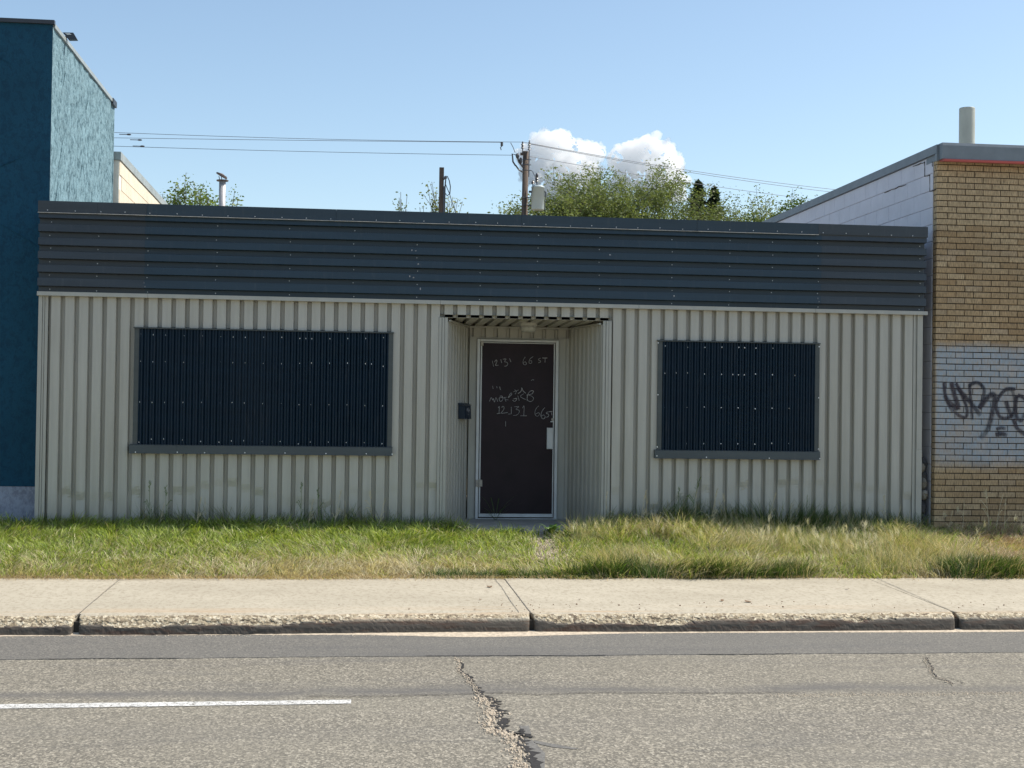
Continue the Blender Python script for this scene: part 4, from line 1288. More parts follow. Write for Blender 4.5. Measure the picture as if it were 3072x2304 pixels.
# ---- rubble in the gap between the two buildings
def rock(c, s, seed, mat, label):
    rr = random.Random(seed)
    m = MB().ball((0, 0, 0), 1, 9, 7)
    m.v = [(x * s[0] * rr.uniform(.82, 1.15), y * s[1] * rr.uniform(.82, 1.15), z * s[2] * rr.uniform(.85, 1.12)) for x, y, z in m.v]
    m.v = [(x + c[0], y + c[1], z + c[2]) for x, y, z in m.v]
    o = m.build('rubble_stone', mat, base=c)
    tag(o, label, 'stone', 'rubble jammed in the gap by the brick building')
rock((9.985, 0.16, 0.50), (.05, .08, .075), 1, MT['stone'], 'pale upper stone jammed in the narrow gap beside the brick wall')
rock((9.990, 0.15, 0.37), (.055, .09, .065), 2, MT['stone'], 'pale lower stone jammed in the narrow gap beside the brick wall')
rock((9.965, 0.17, 0.68), (.045, .08, .065), 3, MT['stone'], 'small brown stone in the gap half hidden by the corner trim')
rock((10.000, 0.20, 0.72), (.045, .08, .09), 4, MT['darkstone'], 'topmost dark lump in the gap beside the brick wall')
rock((10.000, 0.20, 0.58), (.05, .08, .075), 5, MT['darkstone'], 'dark lump in the gap between the two pale stones and the top one')
rock((9.975, 0.17, 0.22), (.05, .09, .09), 6, MT['darkstone'], 'dark lump low in the gap under the pale stones')
rock((9.985, 0.14, 0.06), (.06, .10, .09), 7, MT['darkstone'], 'lowest dark lump at the foot of the gap')

# ================================================================== POLES AND WIRES
pole = empty('utility_pole', (9.93, 38, -0.15), 'tall wooden utility pole carrying wires and a transformer behind the roof', 'utility pole')
MB().tube([(9.90, 38, -0.2), (9.93, 38, 6), (9.965, 38, 11.2)], [0.17, 0.135, 0.108], 12).build('shaft', MT['wood'], pole, True)
def insul(x, z, h, name='insulator', par=pole, y=37.85):
    m = MB(); m.tube([(x, y, z), (x, y, z + h)], 0.02, 6)
    for k, r_ in ((0.5, .075), (0.62, .055), (0.75, .07), (0.88, .045)):
        m.tube([(x, y, z + h * k - .012), (x, y, z + h * k + .03)], [r_, r_ * .6], 8)
    return m.build(name, MT['porcelain'], par)
MB().box(9.74, 9.86, 37.84, 37.9, 11.02, 11.12).build('bracket', MT['wood'], pole)
insul(9.82, 11.05, 0.50)
insul(10.08, 10.9, 0.70)
MB().tube([(10.08, 37.86, 10.2), (10.08, 37.86, 11.0)], 0.022, 6).build('riser', MT['wire'], pole)
m = MB()
m.tube([(9.86, 37.85, 10.55), (9.68, 37.8, 10.75), (9.60, 37.8, 11.0), (9.42, 37.8, 11.05), (9.45, 37.8, 10.75), (9.55, 37.8, 10.6)], 0.035, 6)
m.tube([(9.55, 37.8, 10.62), (9.68, 37.8, 10.45), (9.88, 37.85, 10.35)], 0.03, 6)
m.ball((9.62, 37.8, 10.98), .09, 8, 5, (.8, .8, 1.2)); m.ball((9.75, 37.8, 10.8), .08, 8, 5, (.8, .8, 1.6))
m.build('cutout_fuse', MT['porcelain'], pole)
m = MB(); m.tube([(9.35, 37.8, 11.48), (9.45, 37.8, 11.3), (9.53, 37.8, 11.1)], 0.014, 5)
m.tube([(10.08, 37.86, 10.45), (10.2, 37.8, 10.42), (10.32, 37.8, 10.2), (10.36, 37.8, 9.95)], 0.014, 5)
m.build('jumper_wire', MT['wire'], pole)
m = MB()
for z in (10.86, 10.66, 10.45, 9.4, 9.1):
    m.tube([(9.82, 37.85, z), (10.16, 37.85, z)], 0.016, 5)
m.build('bolts', MT['wire'], pole)
hng = MB(); hng.tube([(9.02, 37.9, 11.5), (9.02, 37.9, 11.36)], .05, 6); hng.tube([(9.02, 37.9, 11.36), (8.97, 37.9, 11.3), (9.0, 37.9, 11.2)], .02, 5)
hng.build('wire_clamp', MT['porcelain'], pole)
tr = empty('transformer', (10.42, 37.7, 8.9), 'pale grey cylindrical transformer hung on the right of the utility pole', 'transformer')
def lathe(cx, cy, prof, n=24):
    return MB().tube([(cx, cy, z) for r_, z in prof], [r_ for r_, z in prof], n)
lathe(10.42, 37.7, [(.235, 8.90), (.25, 8.93), (.25, 9.74), (.262, 9.745), (.262, 9.79), (.20, 9.83)]).build('tank', MT['tank'], tr, True)
m = MB(); m.box(10.08, 10.2, 37.75, 37.85, 9.05, 9.12); m.box(10.08, 10.2, 37.75, 37.85, 9.58, 9.65)
m.build('mount', MT['wire'], tr)
insul(10.36, 9.82, .36, 'bushing', tr, 37.6)
m = MB(); m.ball((10.36, 37.6, 10.22), .06, 8, 5, (1, 1, 1.5)); m.build('bushing_cap', MT['porcelain'], tr)
insul(10.2, 9.80, .2, 'bushing', tr, 37.55)
m = MB(); m.tube([(10.66, 37.6, 9.62), (10.70, 37.6, 9.6), (10.70, 37.6, 9.4)], .03, 6); m.tube([(10.70, 37.6, 9.4), (10.68, 37.6, 8.95)], .014, 5)
m.tube([(10.2, 37.5, 9.8), (10.12, 37.6, 9.3), (10.05, 37.8, 9.0)], .014, 5)
m.build('leads', MT['wire'], tr)

sp = empty('service_post', (5.58, 20, -0.15), 'short bare wooden post with a loop of black cable behind the roof', 'post')
MB().box(5.522, 5.635, 19.94, 20.06, -0.2, 7.39).build('shaft', MT['wood'], sp)
m = MB()
m.tube([(5.66, 19.9, 5.5), (5.665, 19.9, 6.9), (5.68, 19.9, 7.08)], .016, 6)
m.tube([(5.64, 19.9, 7.12), (5.72, 19.9, 7.16), (5.77, 19.9, 7.05), (5.80, 19.9, 6.9), (5.79, 19.9, 6.72), (5.72, 19.9, 6.66), (5.68, 19.9, 6.72)], .013, 6)
m.tube([(5.66, 19.9, 7.0), (5.72, 19.9, 6.85), (5.78, 19.9, 6.72), (5.85, 19.9, 6.5), (5.95, 19.9, 6.25), (6.1, 19.9, 5.9)], .010, 6)
m.build('cable', MT['capdark'], sp)
m = MB(); m.tube([(5.62, 19.9, 7.10), (5.70, 19.9, 7.14)], .04, 8); m.tube([(5.642, 19.9, 5.6), (5.642, 19.9, 6.9)], .02, 6)
m.build('weatherhead', MT['wire'], sp)

def wire(a, b, sag, label, r=0.009):
    P = []
    for k in range(25):
        t = k / 24
        p = [a[i] * (1 - t) + b[i] * t for i in range(3)]
        p[2] -= 4 * sag * t * (1 - t)
        P.append(p)
    o = MB().tube(P, r, 5).build('overhead_wire', MT['wire'], base=tuple(a))
    tag(o, label, 'wire', 'overhead wires strung from the utility pole')
wire((-9, 38, 11.40), (9.82, 37.85, 11.53), .10, 'top wire running left from the pole to behind the blue building')
wire((-9, 38, 11.10), (9.02, 37.9, 11.50), .02, 'middle wire running left from the pole to behind the blue building')
wire((-9, 38, 10.86), (9.42, 37.8, 11.0), .06, 'lowest wire running left from the pole to behind the blue building')
wire((9.82, 37.85, 11.53), (43.73, 70, 15.02), .45, 'top wire running right from the pole across the clouds', .012)
wire((10.08, 37.85, 11.47), (43.73, 70, 14.78), .45, 'second wire running right just under the top one', .012)
wire((10.10, 37.8, 10.97), (43.74, 70, 14.07), .35, 'lowest wire running right from the pole over the tree', .011)
for x, z, lb in ((-5.0, 11.31, 'upper'), (-4.6, 11.12, 'middle'), (-4.5, 10.89, 'lower')):
    o = MB().ball((x, 38, z), .055, 8, 5, (1.7, .7, .6)).tube([(x - .35, 38, z - .003), (x, 38, z)], .014, 5).build('wire_clamp', MT['porcelain'], base=(x, 38, z))
    tag(o, lb + ' dark clamp on the wires next to the blue building', 'clamp')

# ================================================================== TREES
def set_tint(me, cols, domain='FACE'):
    at = me.attributes.new('tint', 'FLOAT_COLOR', domain)
    at.data.foreach_set('color', np.asarray(cols, dtype=np.float32).reshape(-1))

def quads_obj(name, C, A, B, cols, mat, parent=None, base=(0, 0, 0)):
    """many leaf quads: centre C, half axes A and B (N,3)"""
    N = len(C)
    V = np.empty((N, 4, 3))
    V[:, 0] = C - A; V[:, 1] = C - B * 0.9; V[:, 2] = C + A; V[:, 3] = C + B * 0.9
    V = V.reshape(-1, 3) - np.array(base)
    me = bpy.data.meshes.new(name)
    me.vertices.add(N * 4); me.vertices.foreach_set('co', V.astype(np.float32).reshape(-1))
    me.loops.add(N * 4); me.loops.foreach_set('vertex_index', np.arange(N * 4, dtype=np.int32))
    me.polygons.add(N); me.polygons.foreach_set('loop_start', np.arange(0, N * 4, 4, dtype=np.int32))
    me.polygons.foreach_set('loop_total', np.full(N, 4, dtype=np.int32))
    me.update(calc_edges=True)
    me.validate()
    me.materials.append(mat)
    set_tint(me, np.concatenate([cols, np.ones((N, 1))], 1))
    o = bpy.data.objects.new(name, me)
    COL.objects.link(o)
    if parent: o.parent = parent
    return o

def rand_unit(rng, n):
    v = rng.normal(size=(n, 3)); return v / np.linalg.norm(v, axis=1, keepdims=True)

def make_tree(base, height, width, label, seed, leaves=12000, leaf=0.10, tint=((.12, .165, .055), (.25, .29, .11)), crown_from=0.35, group=None, levels=5, droop=0.0):  # default tint pale and muted: distance haze put into the leaf colour
    rr = random.Random(seed); rng = np.random.default_rng(seed)
    t = empty('tree', base, label, 'tree', group)
    segs = []; tips = []
    def grow(p, d, L, r_, lv):
        n = 4
        q = p.copy()
        pts = [tuple(q)]
        for k in range(n):
            d = (d + Vector((rr.gauss(0, .10), rr.gauss(0, .10), rr.gauss(0, .07) + (0.05 if lv < 4 else -droop)))).normalized()
            q = q + d * (L / n)
            pts.append(tuple(q))
            if lv >= levels - 2: tips.append((q.copy(), lv))
        segs.append((pts, [r_ * (1 - .11 * k) for k in range(n + 1)], lv))
        if lv >= levels: return
        nb = rr.choice([3, 4, 4]) if lv < 3 else rr.choice([2, 3, 3])
        for k in range(nb):
            ang = rr.uniform(.35, .85) if lv else rr.uniform(.3, .7)
            ax = d.orthogonal().normalized()
            ax.rotate(Matrix.Rotation(rr.uniform(0, 6.28), 3, d))
            nd = d.copy(); nd.rotate(Matrix.Rotation(ang, 3, ax))
            s = rr.uniform(.45, 1.0)
            idx = min(n, max(1, int(s * n + .5)))
            grow(Vector(pts[idx]), nd, L * rr.uniform(.62, .82), r_ * .58, lv + 1)
        grow(q, (d + Vector((rr.gauss(0, .2), rr.gauss(0, .2), .1))).normalized(), L * .75, r_ * .6, lv + 1)
    grow(Vector((0, 0, 0)), Vector((0, 0, 1)), 1.0, .055, 0)
    allp = np.array([tuple(a[0]) for a in tips])
    top = allp[:, 2].max() + .05
    hw = (np.percentile(allp[:, 0], 98) - np.percentile(allp[:, 0], 2))
    sz = height / top; sx = width / hw
    cx = (np.percentile(allp[:, 0], 98) + np.percentile(allp[:, 0], 2)) / 2
    def tf(p):
        k = min(1, p[2] / (top * .35))
        return (base[0] + (p[0] - cx * k) * sx, base[1] + p[1] * sx, base[2] + p[2] * sz)
    mt = MB(); ml = MB()
    for pts, rs, lv in segs:
        P = [tf(p) for p in pts]
        rs = [max(.008, a * sz * (1.0 if lv < 2 else .8)) for a in rs]
        (mt if lv == 0 else ml).tube(P, rs, 7 if lv < 2 else (4 if lv < 4 else 3), False)
    mt.build('trunk', MT['bark'], t, True)
    ml.build('limbs', MT['bark'], t)
    T = np.array([tf(a[0]) for a in tips]); LV = np.array([a[1] for a in tips])
    pick = rng.integers(0, len(T), leaves)
    C = T[pick] + rng.normal(0, 1, (leaves, 3)) * np.array([.13, .13, .10]) * (sz / 3.0)
    okz = (C[:, 2] < base[2] + height) & (np.abs(C[:, 0] - base[0]) < width * .56)
    C = C[okz]; leaves = len(C)
    A = rand_unit(rng, leaves); A[:, 2] *= .6
    Bv = np.cross(A, rand_unit(rng, leaves)); Bv /= np.linalg.norm(Bv, axis=1, keepdims=True) + 1e-9
    s = leaf * rng.uniform(.55, 1.25, (leaves, 1))
    cl = vnoise(C[:, 0] * .9 + seed, C[:, 2] * 1.1 + C[:, 1] * .7, 1.0, seed)[:, None]
    mixf = np.clip(cl * .8 + rng.uniform(-.1, .5, (leaves, 1)), 0, 1)
    cols = np.array(tint[0]) * (1 - mixf) + np.array(tint[1]) * mixf
    o = quads_obj('crown', C, A * s, Bv * s * .5, cols, MT['leaf'], t, base)
    return t

G_T = 'trees beyond the roofs'
make_tree((13.8, 49, -0.15), 12.6, 7.6, 'feathery pale green tree directly right of the utility pole', 11, 80000, .075, group=G_T, droop=.03)
make_tree((17.2, 52, -0.15), 13.6, 8.4, 'tallest feathery green tree under the gap between the two clouds', 12, 105000, .075, group=G_T, droop=.03)
make_tree((20.3, 50, -0.15), 12.8, 8.4, 'rounded feathery green tree just left of the dark spruce tops', 13, 80000, .075, group=G_T, droop=.03)
make_tree((22.2, 46, -0.15), 11.7, 7.0, 'darker bushy tree in front of the spruce tops', 14, 60000, .088, ((.07, .12, .03), (.15, .21, .05)), group=G_T)
make_tree((24.6, 46, -0.15), 10.9, 4.6, 'loose dark leaved tree touching the white block wall', 15, 8000, .12, ((.07, .11, .03), (.16, .20, .06)), group=G_T)
make_tree((11.2, 47, -0.15), 11.2, 5.4, 'low thin tree behind the foot of the utility pole', 16, 36000, .088, group=G_T)
make_tree((-1.35, 26, -0.15), 8.25, 3.2, 'bright green leafy tree top left of the metal flue', 17, 44000, .06, ((.10, .17, .03), (.24, .30, .07)), group=G_T)
make_tree((5.05, 26, -0.15), 7.9, 2.0, 'small tree tip just left of the short bare post', 18, 12000, .06, ((.07, .12, .03), (.16, .2, .06)), group=G_T)
make_tree((6.4, 26, -0.15), 8.2, 2.0, 'small sunlit tree tip just right of the short bare post', 19, 15000, .06, ((.14, .18, .04), (.28, .30, .09)), group=G_T)
make_tree((3.12, 26, -0.15), 7.03, .6, 'tiny twig tip barely clearing the roof left of the short bare post', 20, 260, .07, group=G_T)

def spruce(base, h, w, label, seed):
    rng = np.random.default_rng(seed)
    t = empty('spruce_tree', base, label, 'tree', 'spruce tops above the trees')
    MB().tube([base, (base[0], base[1], base[2] + h)], [.16, .015], 7).build('trunk', MT['bark'], t)
    C = []; A = []
    for k in range(190):
        f = (k / 190) ** .8
        z = base[2] + h * (0.15 + .84 * f)
        rad = w * .5 * (1 - f) ** .75 * (.75 + .5 * ((k * 7) % 5) / 4) + .05
        for a in rng.uniform(0, 6.28, 3):
            L = rad * rng.uniform(.7, 1.1)
            for s in np.linspace(.1, 1, 14):
                for _ in range(2):
                    C.append((base[0] + math.cos(a) * L * s + rng.normal(0, .05), base[1] + math.sin(a) * L * s + rng.normal(0, .05), z - .25 * L * s + .22 * L * s * s + rng.normal(0, .05)))
                    A.append((math.cos(a), math.sin(a), .5 * rng.uniform(-.3, 1)))
    C = np.array(C); A = np.array(A); n = len(C)
    Bv = np.cross(A, rand_unit(rng, n)); Bv /= np.linalg.norm(Bv, axis=1, keepdims=True) + 1e-9
    cols = np.array((.022, .040, .022)) + rng.uniform(0, .03, (n, 1)) * np.array((.8, 1, .6))
    quads_obj('crown', C, A * .11, Bv * .045, cols, MT['leaf'], t, base)
spruce((21.85, 58, -0.15), 13.9, 5.6, 'left dark spruce top rising behind the green trees', 31)
spruce((22.75, 58, -0.15), 13.55, 5.0, 'right dark spruce top rising behind the green trees', 32)

# ================================================================== CLOUDS
def mat_cloud():
    m = bpy.data.materials.new('cumulus_vapour')
    m.use_nodes = True
    t = m.node_tree
    t.nodes.clear()
    v = t.nodes.new('ShaderNodeVolumePrincipled')
    v.inputs['Color'].default_value = (1, 1, 1, 1)
    v.inputs['Density'].default_value = 0.06
    v.inputs['Anisotropy'].default_value = 0.3
    o = t.nodes.new('ShaderNodeOutputMaterial')
    t.links.new(v.outputs[0], o.inputs['Volume'])
    return m
CM = mat_cloud()
S.cycles.volume_bounces = 24
S.cycles.max_bounces = 24
def cloud(balls, label, seed):
    import bmesh
    from mathutils import noise as mn
    bm = bmesh.new()
    bmesh.ops.create_icosphere(bm, subdivisions=3, radius=1.0)
    bv = [v.co.copy() for v in bm.verts]; bf = [[v.index for v in f.verts] for f in bm.faces]
    bm.free()
    V = []; F = []
    rr = random.Random(seed)
    kids = []
    for (x, z, r_) in balls:
        kids.append((x, 3000 + rr.uniform(-10, 10), z, r_))
        for k in range(7):
            a = rr.uniform(-.6, math.pi + .6); rad = r_ * rr.uniform(.72, 1.0)
            kids.append((x + math.cos(a) * rad, 3000 + rr.uniform(-.7, .3) * r_, z + math.sin(a) * rad * .95, r_ * rr.uniform(.18, .36)))
    for x, y, z, r_ in kids:
        q = len(V)
        for c in bv:
            V.append(tuple(Vector((x, y, z)) + c * r_))
        F += [tuple(i + q for i in f) for f in bf]
    cx = sum(b[0] for b in balls) / len(balls)
    o = link_mesh('cloud', V, F, None, None, True, base=(cx, 3000, 430))
    # fuse the puffs into one closed skin, then roughen it
    md = o.modifiers.new('fuse', 'REMESH'); md.mode = 'VOXEL'; md.voxel_size = 2.6
    dg = bpy.context.evaluated_depsgraph_get()
    me = bpy.data.meshes.new_from_object(o.evaluated_get(dg))
    o.modifiers.clear()
    for v in me.vertices:
        p = v.co
        n1 = mn.fractal(p * .035, .8, 2.1, 4); n2 = mn.fractal(p * .11, .8, 2.1, 3)
        v.co = p + v.normal * (n1 * 8.0 + n2 * 5.0)
    o.data = me
    me.materials.clear(); me.materials.append(CM)
    tag(o, label, 'cloud')
cloud([(385, 545, 30), (420, 570, 34), (452, 580, 32), (475, 565, 30), (505, 555, 32), (530, 560, 24), (515, 520, 34), (470, 520, 42), (420, 520, 40), (440, 480, 42), (500, 480, 40), (388, 505, 24)], 'white cumulus cloud right behind the utility pole', 5)
cloud([(585, 545, 28), (615, 560, 32), (650, 570, 32), (685, 565, 30), (705, 540, 28), (700, 505, 34), (655, 520, 42), (610, 515, 38), (660, 480, 40), (590, 485, 28), (705, 480, 28)], 'white cumulus cloud above the trees, the right one of the pair', 6)

# ================================================================== GRASS
def blades(name, X, Y, Hh, Wd, lean, cols, label, curl=0.35, z=None):
    N = len(X)
    Z = ground_z(X, Y) if z is None else z
    ang = RNG.uniform(0, 2 * np.pi, N)
    dx, dy = np.cos(ang), np.sin(ang)               # width direction
    la = 2 * np.pi * 1.6 * vnoise(X + 30, Y + 30, 2.6, 55) + RNG.normal(0, 1.0, N)
    lx, ly = np.cos(la) * lean, np.sin(la) * lean
    V = np.empty((N, 7, 3))
    def put(i, t, w):
        bx = X + lx * Hh * (t ** 1.7); by = Y + ly * Hh * (t ** 1.7)
        bz = Z + Hh * (t - curl * t * t * np.minimum(lean, 1.2))
        return bx, by, bz
    for i, (t, w) in enumerate(((0, 1), (.4, .9), (.75, .6))):
        bx, by, bz = put(i, t, w)
        V[:, 2 * i, 0] = bx - dx * Wd * w; V[:, 2 * i, 1] = by - dy * Wd * w; V[:, 2 * i, 2] = bz
        V[:, 2 * i + 1, 0] = bx + dx * Wd * w; V[:, 2 * i + 1, 1] = by + dy * Wd * w; V[:, 2 * i + 1, 2] = bz
    bx, by, bz = put(3, 1.0, 0)
    V[:, 6, 0] = bx; V[:, 6, 1] = by; V[:, 6, 2] = bz
    me = bpy.data.meshes.new(name)
    me.vertices.add(N * 7); me.vertices.foreach_set('co', V.astype(np.float32).reshape(-1))
    pat = np.array([0, 1, 3, 2, 2, 3, 5, 4, 4, 5, 6], dtype=np.int32)
    li = (pat[None, :] + (np.arange(N, dtype=np.int32) * 7)[:, None]).reshape(-1)
    me.loops.add(N * 11); me.loops.foreach_set('vertex_index', li)
    ls = (np.array([0, 4, 8])[None, :] + (np.arange(N) * 11)[:, None]).reshape(-1).astype(np.int32)
    me.polygons.add(N * 3); me.polygons.foreach_set('loop_start', ls)
    me.polygons.foreach_set('loop_total', np.tile(np.array([4, 4, 3], dtype=np.int32), N))
    me.update(calc_edges=True)
    me.materials.append(MT['grass'])
    c = np.repeat(np.concatenate([cols, np.ones((N, 1))], 1), 3, axis=0)
    set_tint(me, c)
    o = bpy.data.objects.new(name, me)
    COL.objects.link(o)
    return tag(o, label, None, None, 'stuff')

def field(x0, x1, n):
    X = RNG.uniform(x0, x1, n); Y = RNG.uniform(-2.50, 0.02, n)
    wob = 0.09 * (fbm(X, X * 0, 2.6, 61, 4) - .45) * 2
    ok = Y > -2.45 + wob
    # bare path in front of the step
    path = np.exp(-(((X - 5.38 - 0.10 * (Y + 1.0)) / 0.26) ** 2)) * (Y > -1.75) * (Y < 0.1)
    ok &= RNG.uniform(0, 1, n) > path * 0.93
    ok &= ~((X > 4.62) & (X < 6.0) & (Y > -0.34))
    X, Y = X[ok], Y[ok]; n = len(X)
    right = 1 / (1 + np.exp(-(X - 5.75) / 0.18))
    far = 1 / (1 + np.exp(-(X - 9.9) / 0.25))
    nzb = fbm(X, Y * 1.5, 1.2, 71, 3); nzf = vnoise(X, Y, 7, 72)
    h_left = 0.085 + 0.035 * nzf + 0.045 * np.clip((Y + .9) / .9, 0, 1)
    bump = np.exp(-((X - 6.9) / 0.9) ** 2) * .6 + .55 + .45 * np.exp(-((X - 9.6) / .45) ** 2)
    h_right = (0.10 + 0.16 * np.clip((nzb - .25) * 1.8, 0, 1.2) + .10 * np.clip(vnoise(X, Y, 4.5, 78) - .5, 0, 1)) * bump
    h = h_left * (1 - right) + h_right * right
    clump = vnoise(X, Y, 14, 75)
    h = h * (1 - .25 * far) * RNG.uniform(.4, 1.3, n) * (.65 + .7 * clump)
    edge = np.clip((Y + 2.47) / .16, .35, 1)
    h = h * np.where(X < 5.2, edge, np.maximum(edge, .75))
    # how green: lush close to the wall, drier to the sidewalk, straw on the right
    gl = 0.78 - 0.40 * np.clip((-Y - 1.0) / 1.1, 0, 1) - .35 * np.exp(-((X - 3.4) / 1.3) ** 2) * np.clip((-Y - 1.15) / .6, 0, 1)
    gr = 0.62 - .25 * np.clip((-Y - .3) / 1.4, 0, 1) - .40 * np.clip((nzb - .42) * 3, -0.4, 1)
    gfar = .15
    gl = gl + .30 * (nzb - .5)
    pg = gl * (1 - right) + gr * right
    pg = pg * (1 - far) + gfar * far
    u = RNG.uniform(0, 1, n) + .22 * (nzf - .5)
    green = u < pg
    k = RNG.uniform(0, 1, (n, 1))
    G = np.array((.050, .110, .012)) * (1 - k) + np.array((.54, .66, .13)) * k
    yl = RNG.uniform(0, 1, (n, 1)) ** 3
    G = G * (1 - yl * .5) + np.array((.30, .31, .10)) * yl * .5
    D = np.array((.28, .22, .11)) * (1 - k) + np.array((.95, .86, .60)) * k
    Dr = np.array((.34, .20, .12)) * (1 - k) + np.array((.74, .55, .38)) * k
    D = D * (1 - far[:, None] * .8) + Dr * far[:, None] * .8
    cols = np.where(green[:, None], G, D)
    lean = np.where(green, RNG.uniform(.3, 1.5, n), RNG.uniform(.4, 1.7, n))
    Wd = np.where(green, RNG.uniform(.0022, .0052, n), RNG.uniform(.0014, .0036, n))
    return X, Y, h, Wd, lean, cols
X, Y, h, Wd, lean, cols = field(-1.2, 11.9, 150000)
blades('grass', X, Y, h, Wd, lean, cols, 'green and straw coloured grass of the verge in front of the buildings')
X, Y, h, Wd, lean, cols = field(-9, -1.2, 22000)
blades('grass', X, Y, h, Wd * 1.5, lean, cols, 'grass of the verge further left along the street')
X, Y, h, Wd, lean, cols = field(11.9, 20, 22000)
blades('grass', X, Y, h, Wd * 1.5, lean, cols, 'grass of the verge further right along the street')

# tall seeding grass on the right half
n = 30000
X = RNG.uniform(5.7, 11.9, n); Y = RNG.uniform(-2.35, -0.15, n)
dn = fbm(X, Y, 1.5, 91, 3)
k_ = RNG.uniform(0, 1, n) < np.clip((dn - .40) * 5, .05, 1)
X, Y = X[k_], Y[k_]; n = len(X)
hh = RNG.uniform(.14, .30, n) * (1 - .3 * (X > 9.9))
k = RNG.uniform(0, 1, (n, 1))
cols = np.array((.42, .36, .17)) * (1 - k) + np.array((.72, .64, .40)) * k
gm = RNG.uniform(0, 1, (n, 1)) < .3
cols = np.where(gm, np.array((.17, .25, .06)), cols)
blades('tall_grass', X, Y, hh, RNG.uniform(.0010, .0022, n), RNG.uniform(.2, .8, n), cols, 'taller straw coloured seeding grass on the right half of the verge')
# pale feathery seed heads floating over the tall grass
hx = []; hy = []
for cx_, cy_, sx_, sy_, cn in ((7.9, -1.25, .35, .25, 22), (8.7, -1.2, .35, .3, 26), (8.25, -1.8, .4, .2, 14), (6.9, -1.0, .4, .3, 12), (10.6, -.8, .5, .3, 12), (6.2, -.7, .2, .2, 7)):
    hx += list(RNG.normal(cx_, sx_, cn)); hy += list(RNG.normal(cy_, sy_, cn))
hx = np.array(hx); hy = np.clip(np.array(hy), -2.3, -.2)
hz = ground_z(hx, hy) + RNG.uniform(.15, .27, len(hx))
rp = 26
X = np.repeat(hx, rp) + RNG.normal(0, .008, len(hx) * rp); Y = np.repeat(hy, rp) + RNG.normal(0, .008, len(hx) * rp); Zz = np.repeat(hz, rp) + RNG.uniform(-.03, .03, len(hx) * rp)
cols = np.array((.80, .74, .56)) * RNG.uniform(.75, 1.15, (len(X), 1))
blades('seed_heads', X, Y, RNG.uniform(.035, .07, len(X)), RNG.uniform(.0007, .0013, len(X)), RNG.uniform(.3, 1.0, len(X)), np.clip(cols, 0, .95), 'pale feathery seed heads over the tall grass on the right', z=Zz)
# thick tufts at the sidewalk border and at the wall
def tufts(spots, name, label, hr, greenish=.85, wid=(.0018, .0034)):
    Xs = []; Ys = []; Hs = []
    for (x, y, rx, ry, cnt, hs) in spots:
        xx = RNG.normal(x, rx, cnt); yy = RNG.normal(y, ry, cnt)
        Xs.append(xx); Ys.append(yy); Hs.append(RNG.uniform(.45, 1.15, cnt) * hs * (1.3 if name == 'wall_weeds' else 1.1))
    X = np.concatenate(Xs); Y = np.minimum(np.concatenate(Ys), -0.012); Hh = np.concatenate(Hs)
    n = len(X)
    k = RNG.uniform(0, 1, (n, 1))
    G = np.array((.032, .066, .014)) * (1 - k) + np.array((.13, .21, .04)) * k  # greens darkened to carry the shade along the front of the border
    D = np.array((.30, .24, .12)) * (1 - k) + np.array((.55, .47, .27)) * k
    cols = np.where(RNG.uniform(0, 1, (n, 1)) < greenish, G, D)
    blades(name, X, Y, Hh, RNG.uniform(wid[0], wid[1], n), RNG.uniform(.2, .9, n), cols, label)
tufts([(5.6 + .2 * i, -2.34, .12, .05, 420, .17 + .05 * math.sin(i * 1.3)) for i in range(11)] + [(4.2 + .2 * i, -2.36, .12, .04, 180, .09) for i in range(7)], 'grass_border', 'dense grass, coloured dark green for shade, overhanging the sidewalk in the middle', 0)
tufts([(9.25 + .12 * i, -2.30, .08, .07, 420, .22) for i in range(6)] + [(10.3 + .3 * i, -2.3, .15, .06, 80, .12) for i in range(6)], 'grass_border', 'dense grass, coloured dark green for shade, overhanging the sidewalk at the right', 0)
tufts([(x, -0.06, .10, .03, 90, hs) for x, hs in ((.2, .12), (.5, .10), (.9, .12), (1.2, .26), (1.45, .22), (1.7, .22), (2.0, .24), (2.3, .16), (2.6, .2), (2.9, .24), (3.15, .26), (3.4, .24), (3.7, .2), (4.0, .16), (4.3, .2))], 'wall_weeds', 'dark grass growing at the foot of the siding left of the door', 0, .85, (.0014, .0026))
tufts([(x, -0.07, .11, .04, 190, hs) for x, hs in ((6.3, .22), (6.55, .18), (6.8, .30), (7.0, .36), (7.15, .34), (7.4, .30), (7.6, .26), (7.85, .28), (8.05, .30), (8.3, .26), (8.5, .32), (8.7, .28), (8.95, .24), (9.2, .26), (9.45, .2), (9.7, .2))], 'wall_weeds', 'dark grass growing at the foot of the siding right of the door', 0, .85, (.0014, .0026))
# dead clippings lying along the sidewalk edge
n = 9000
X = RNG.uniform(-1.5, 12, n); Y = -2.45 + np.abs(RNG.normal(0, .08, n)) * np.where(RNG.uniform(0, 1, n) < .6, 1, -.9) * (.5 + 1.0 * fbm(X, X * 0, 2.0, 66, 3))
wgt = .35 + .65 * (X < 4.8)
k_ = RNG.uniform(0, 1, n) < wgt
X, Y = X[k_], Y[k_]; n = len(X)
k = RNG.uniform(0, 1, (n, 1))
cols = np.array((.30, .19, .10)) * (1 - k) + np.array((.66, .55, .33)) * k
blades('grass_clippings', X, Y, RNG.uniform(.03, .07, n), RNG.uniform(.0012, .0024, n), RNG.uniform(1.2, 1.8, n), cols, 'dead straw coloured clippings along the edge of the sidewalk', .42, z=np.where(Y < -2.42, -0.288, ground_z(X, Y)) + .004)
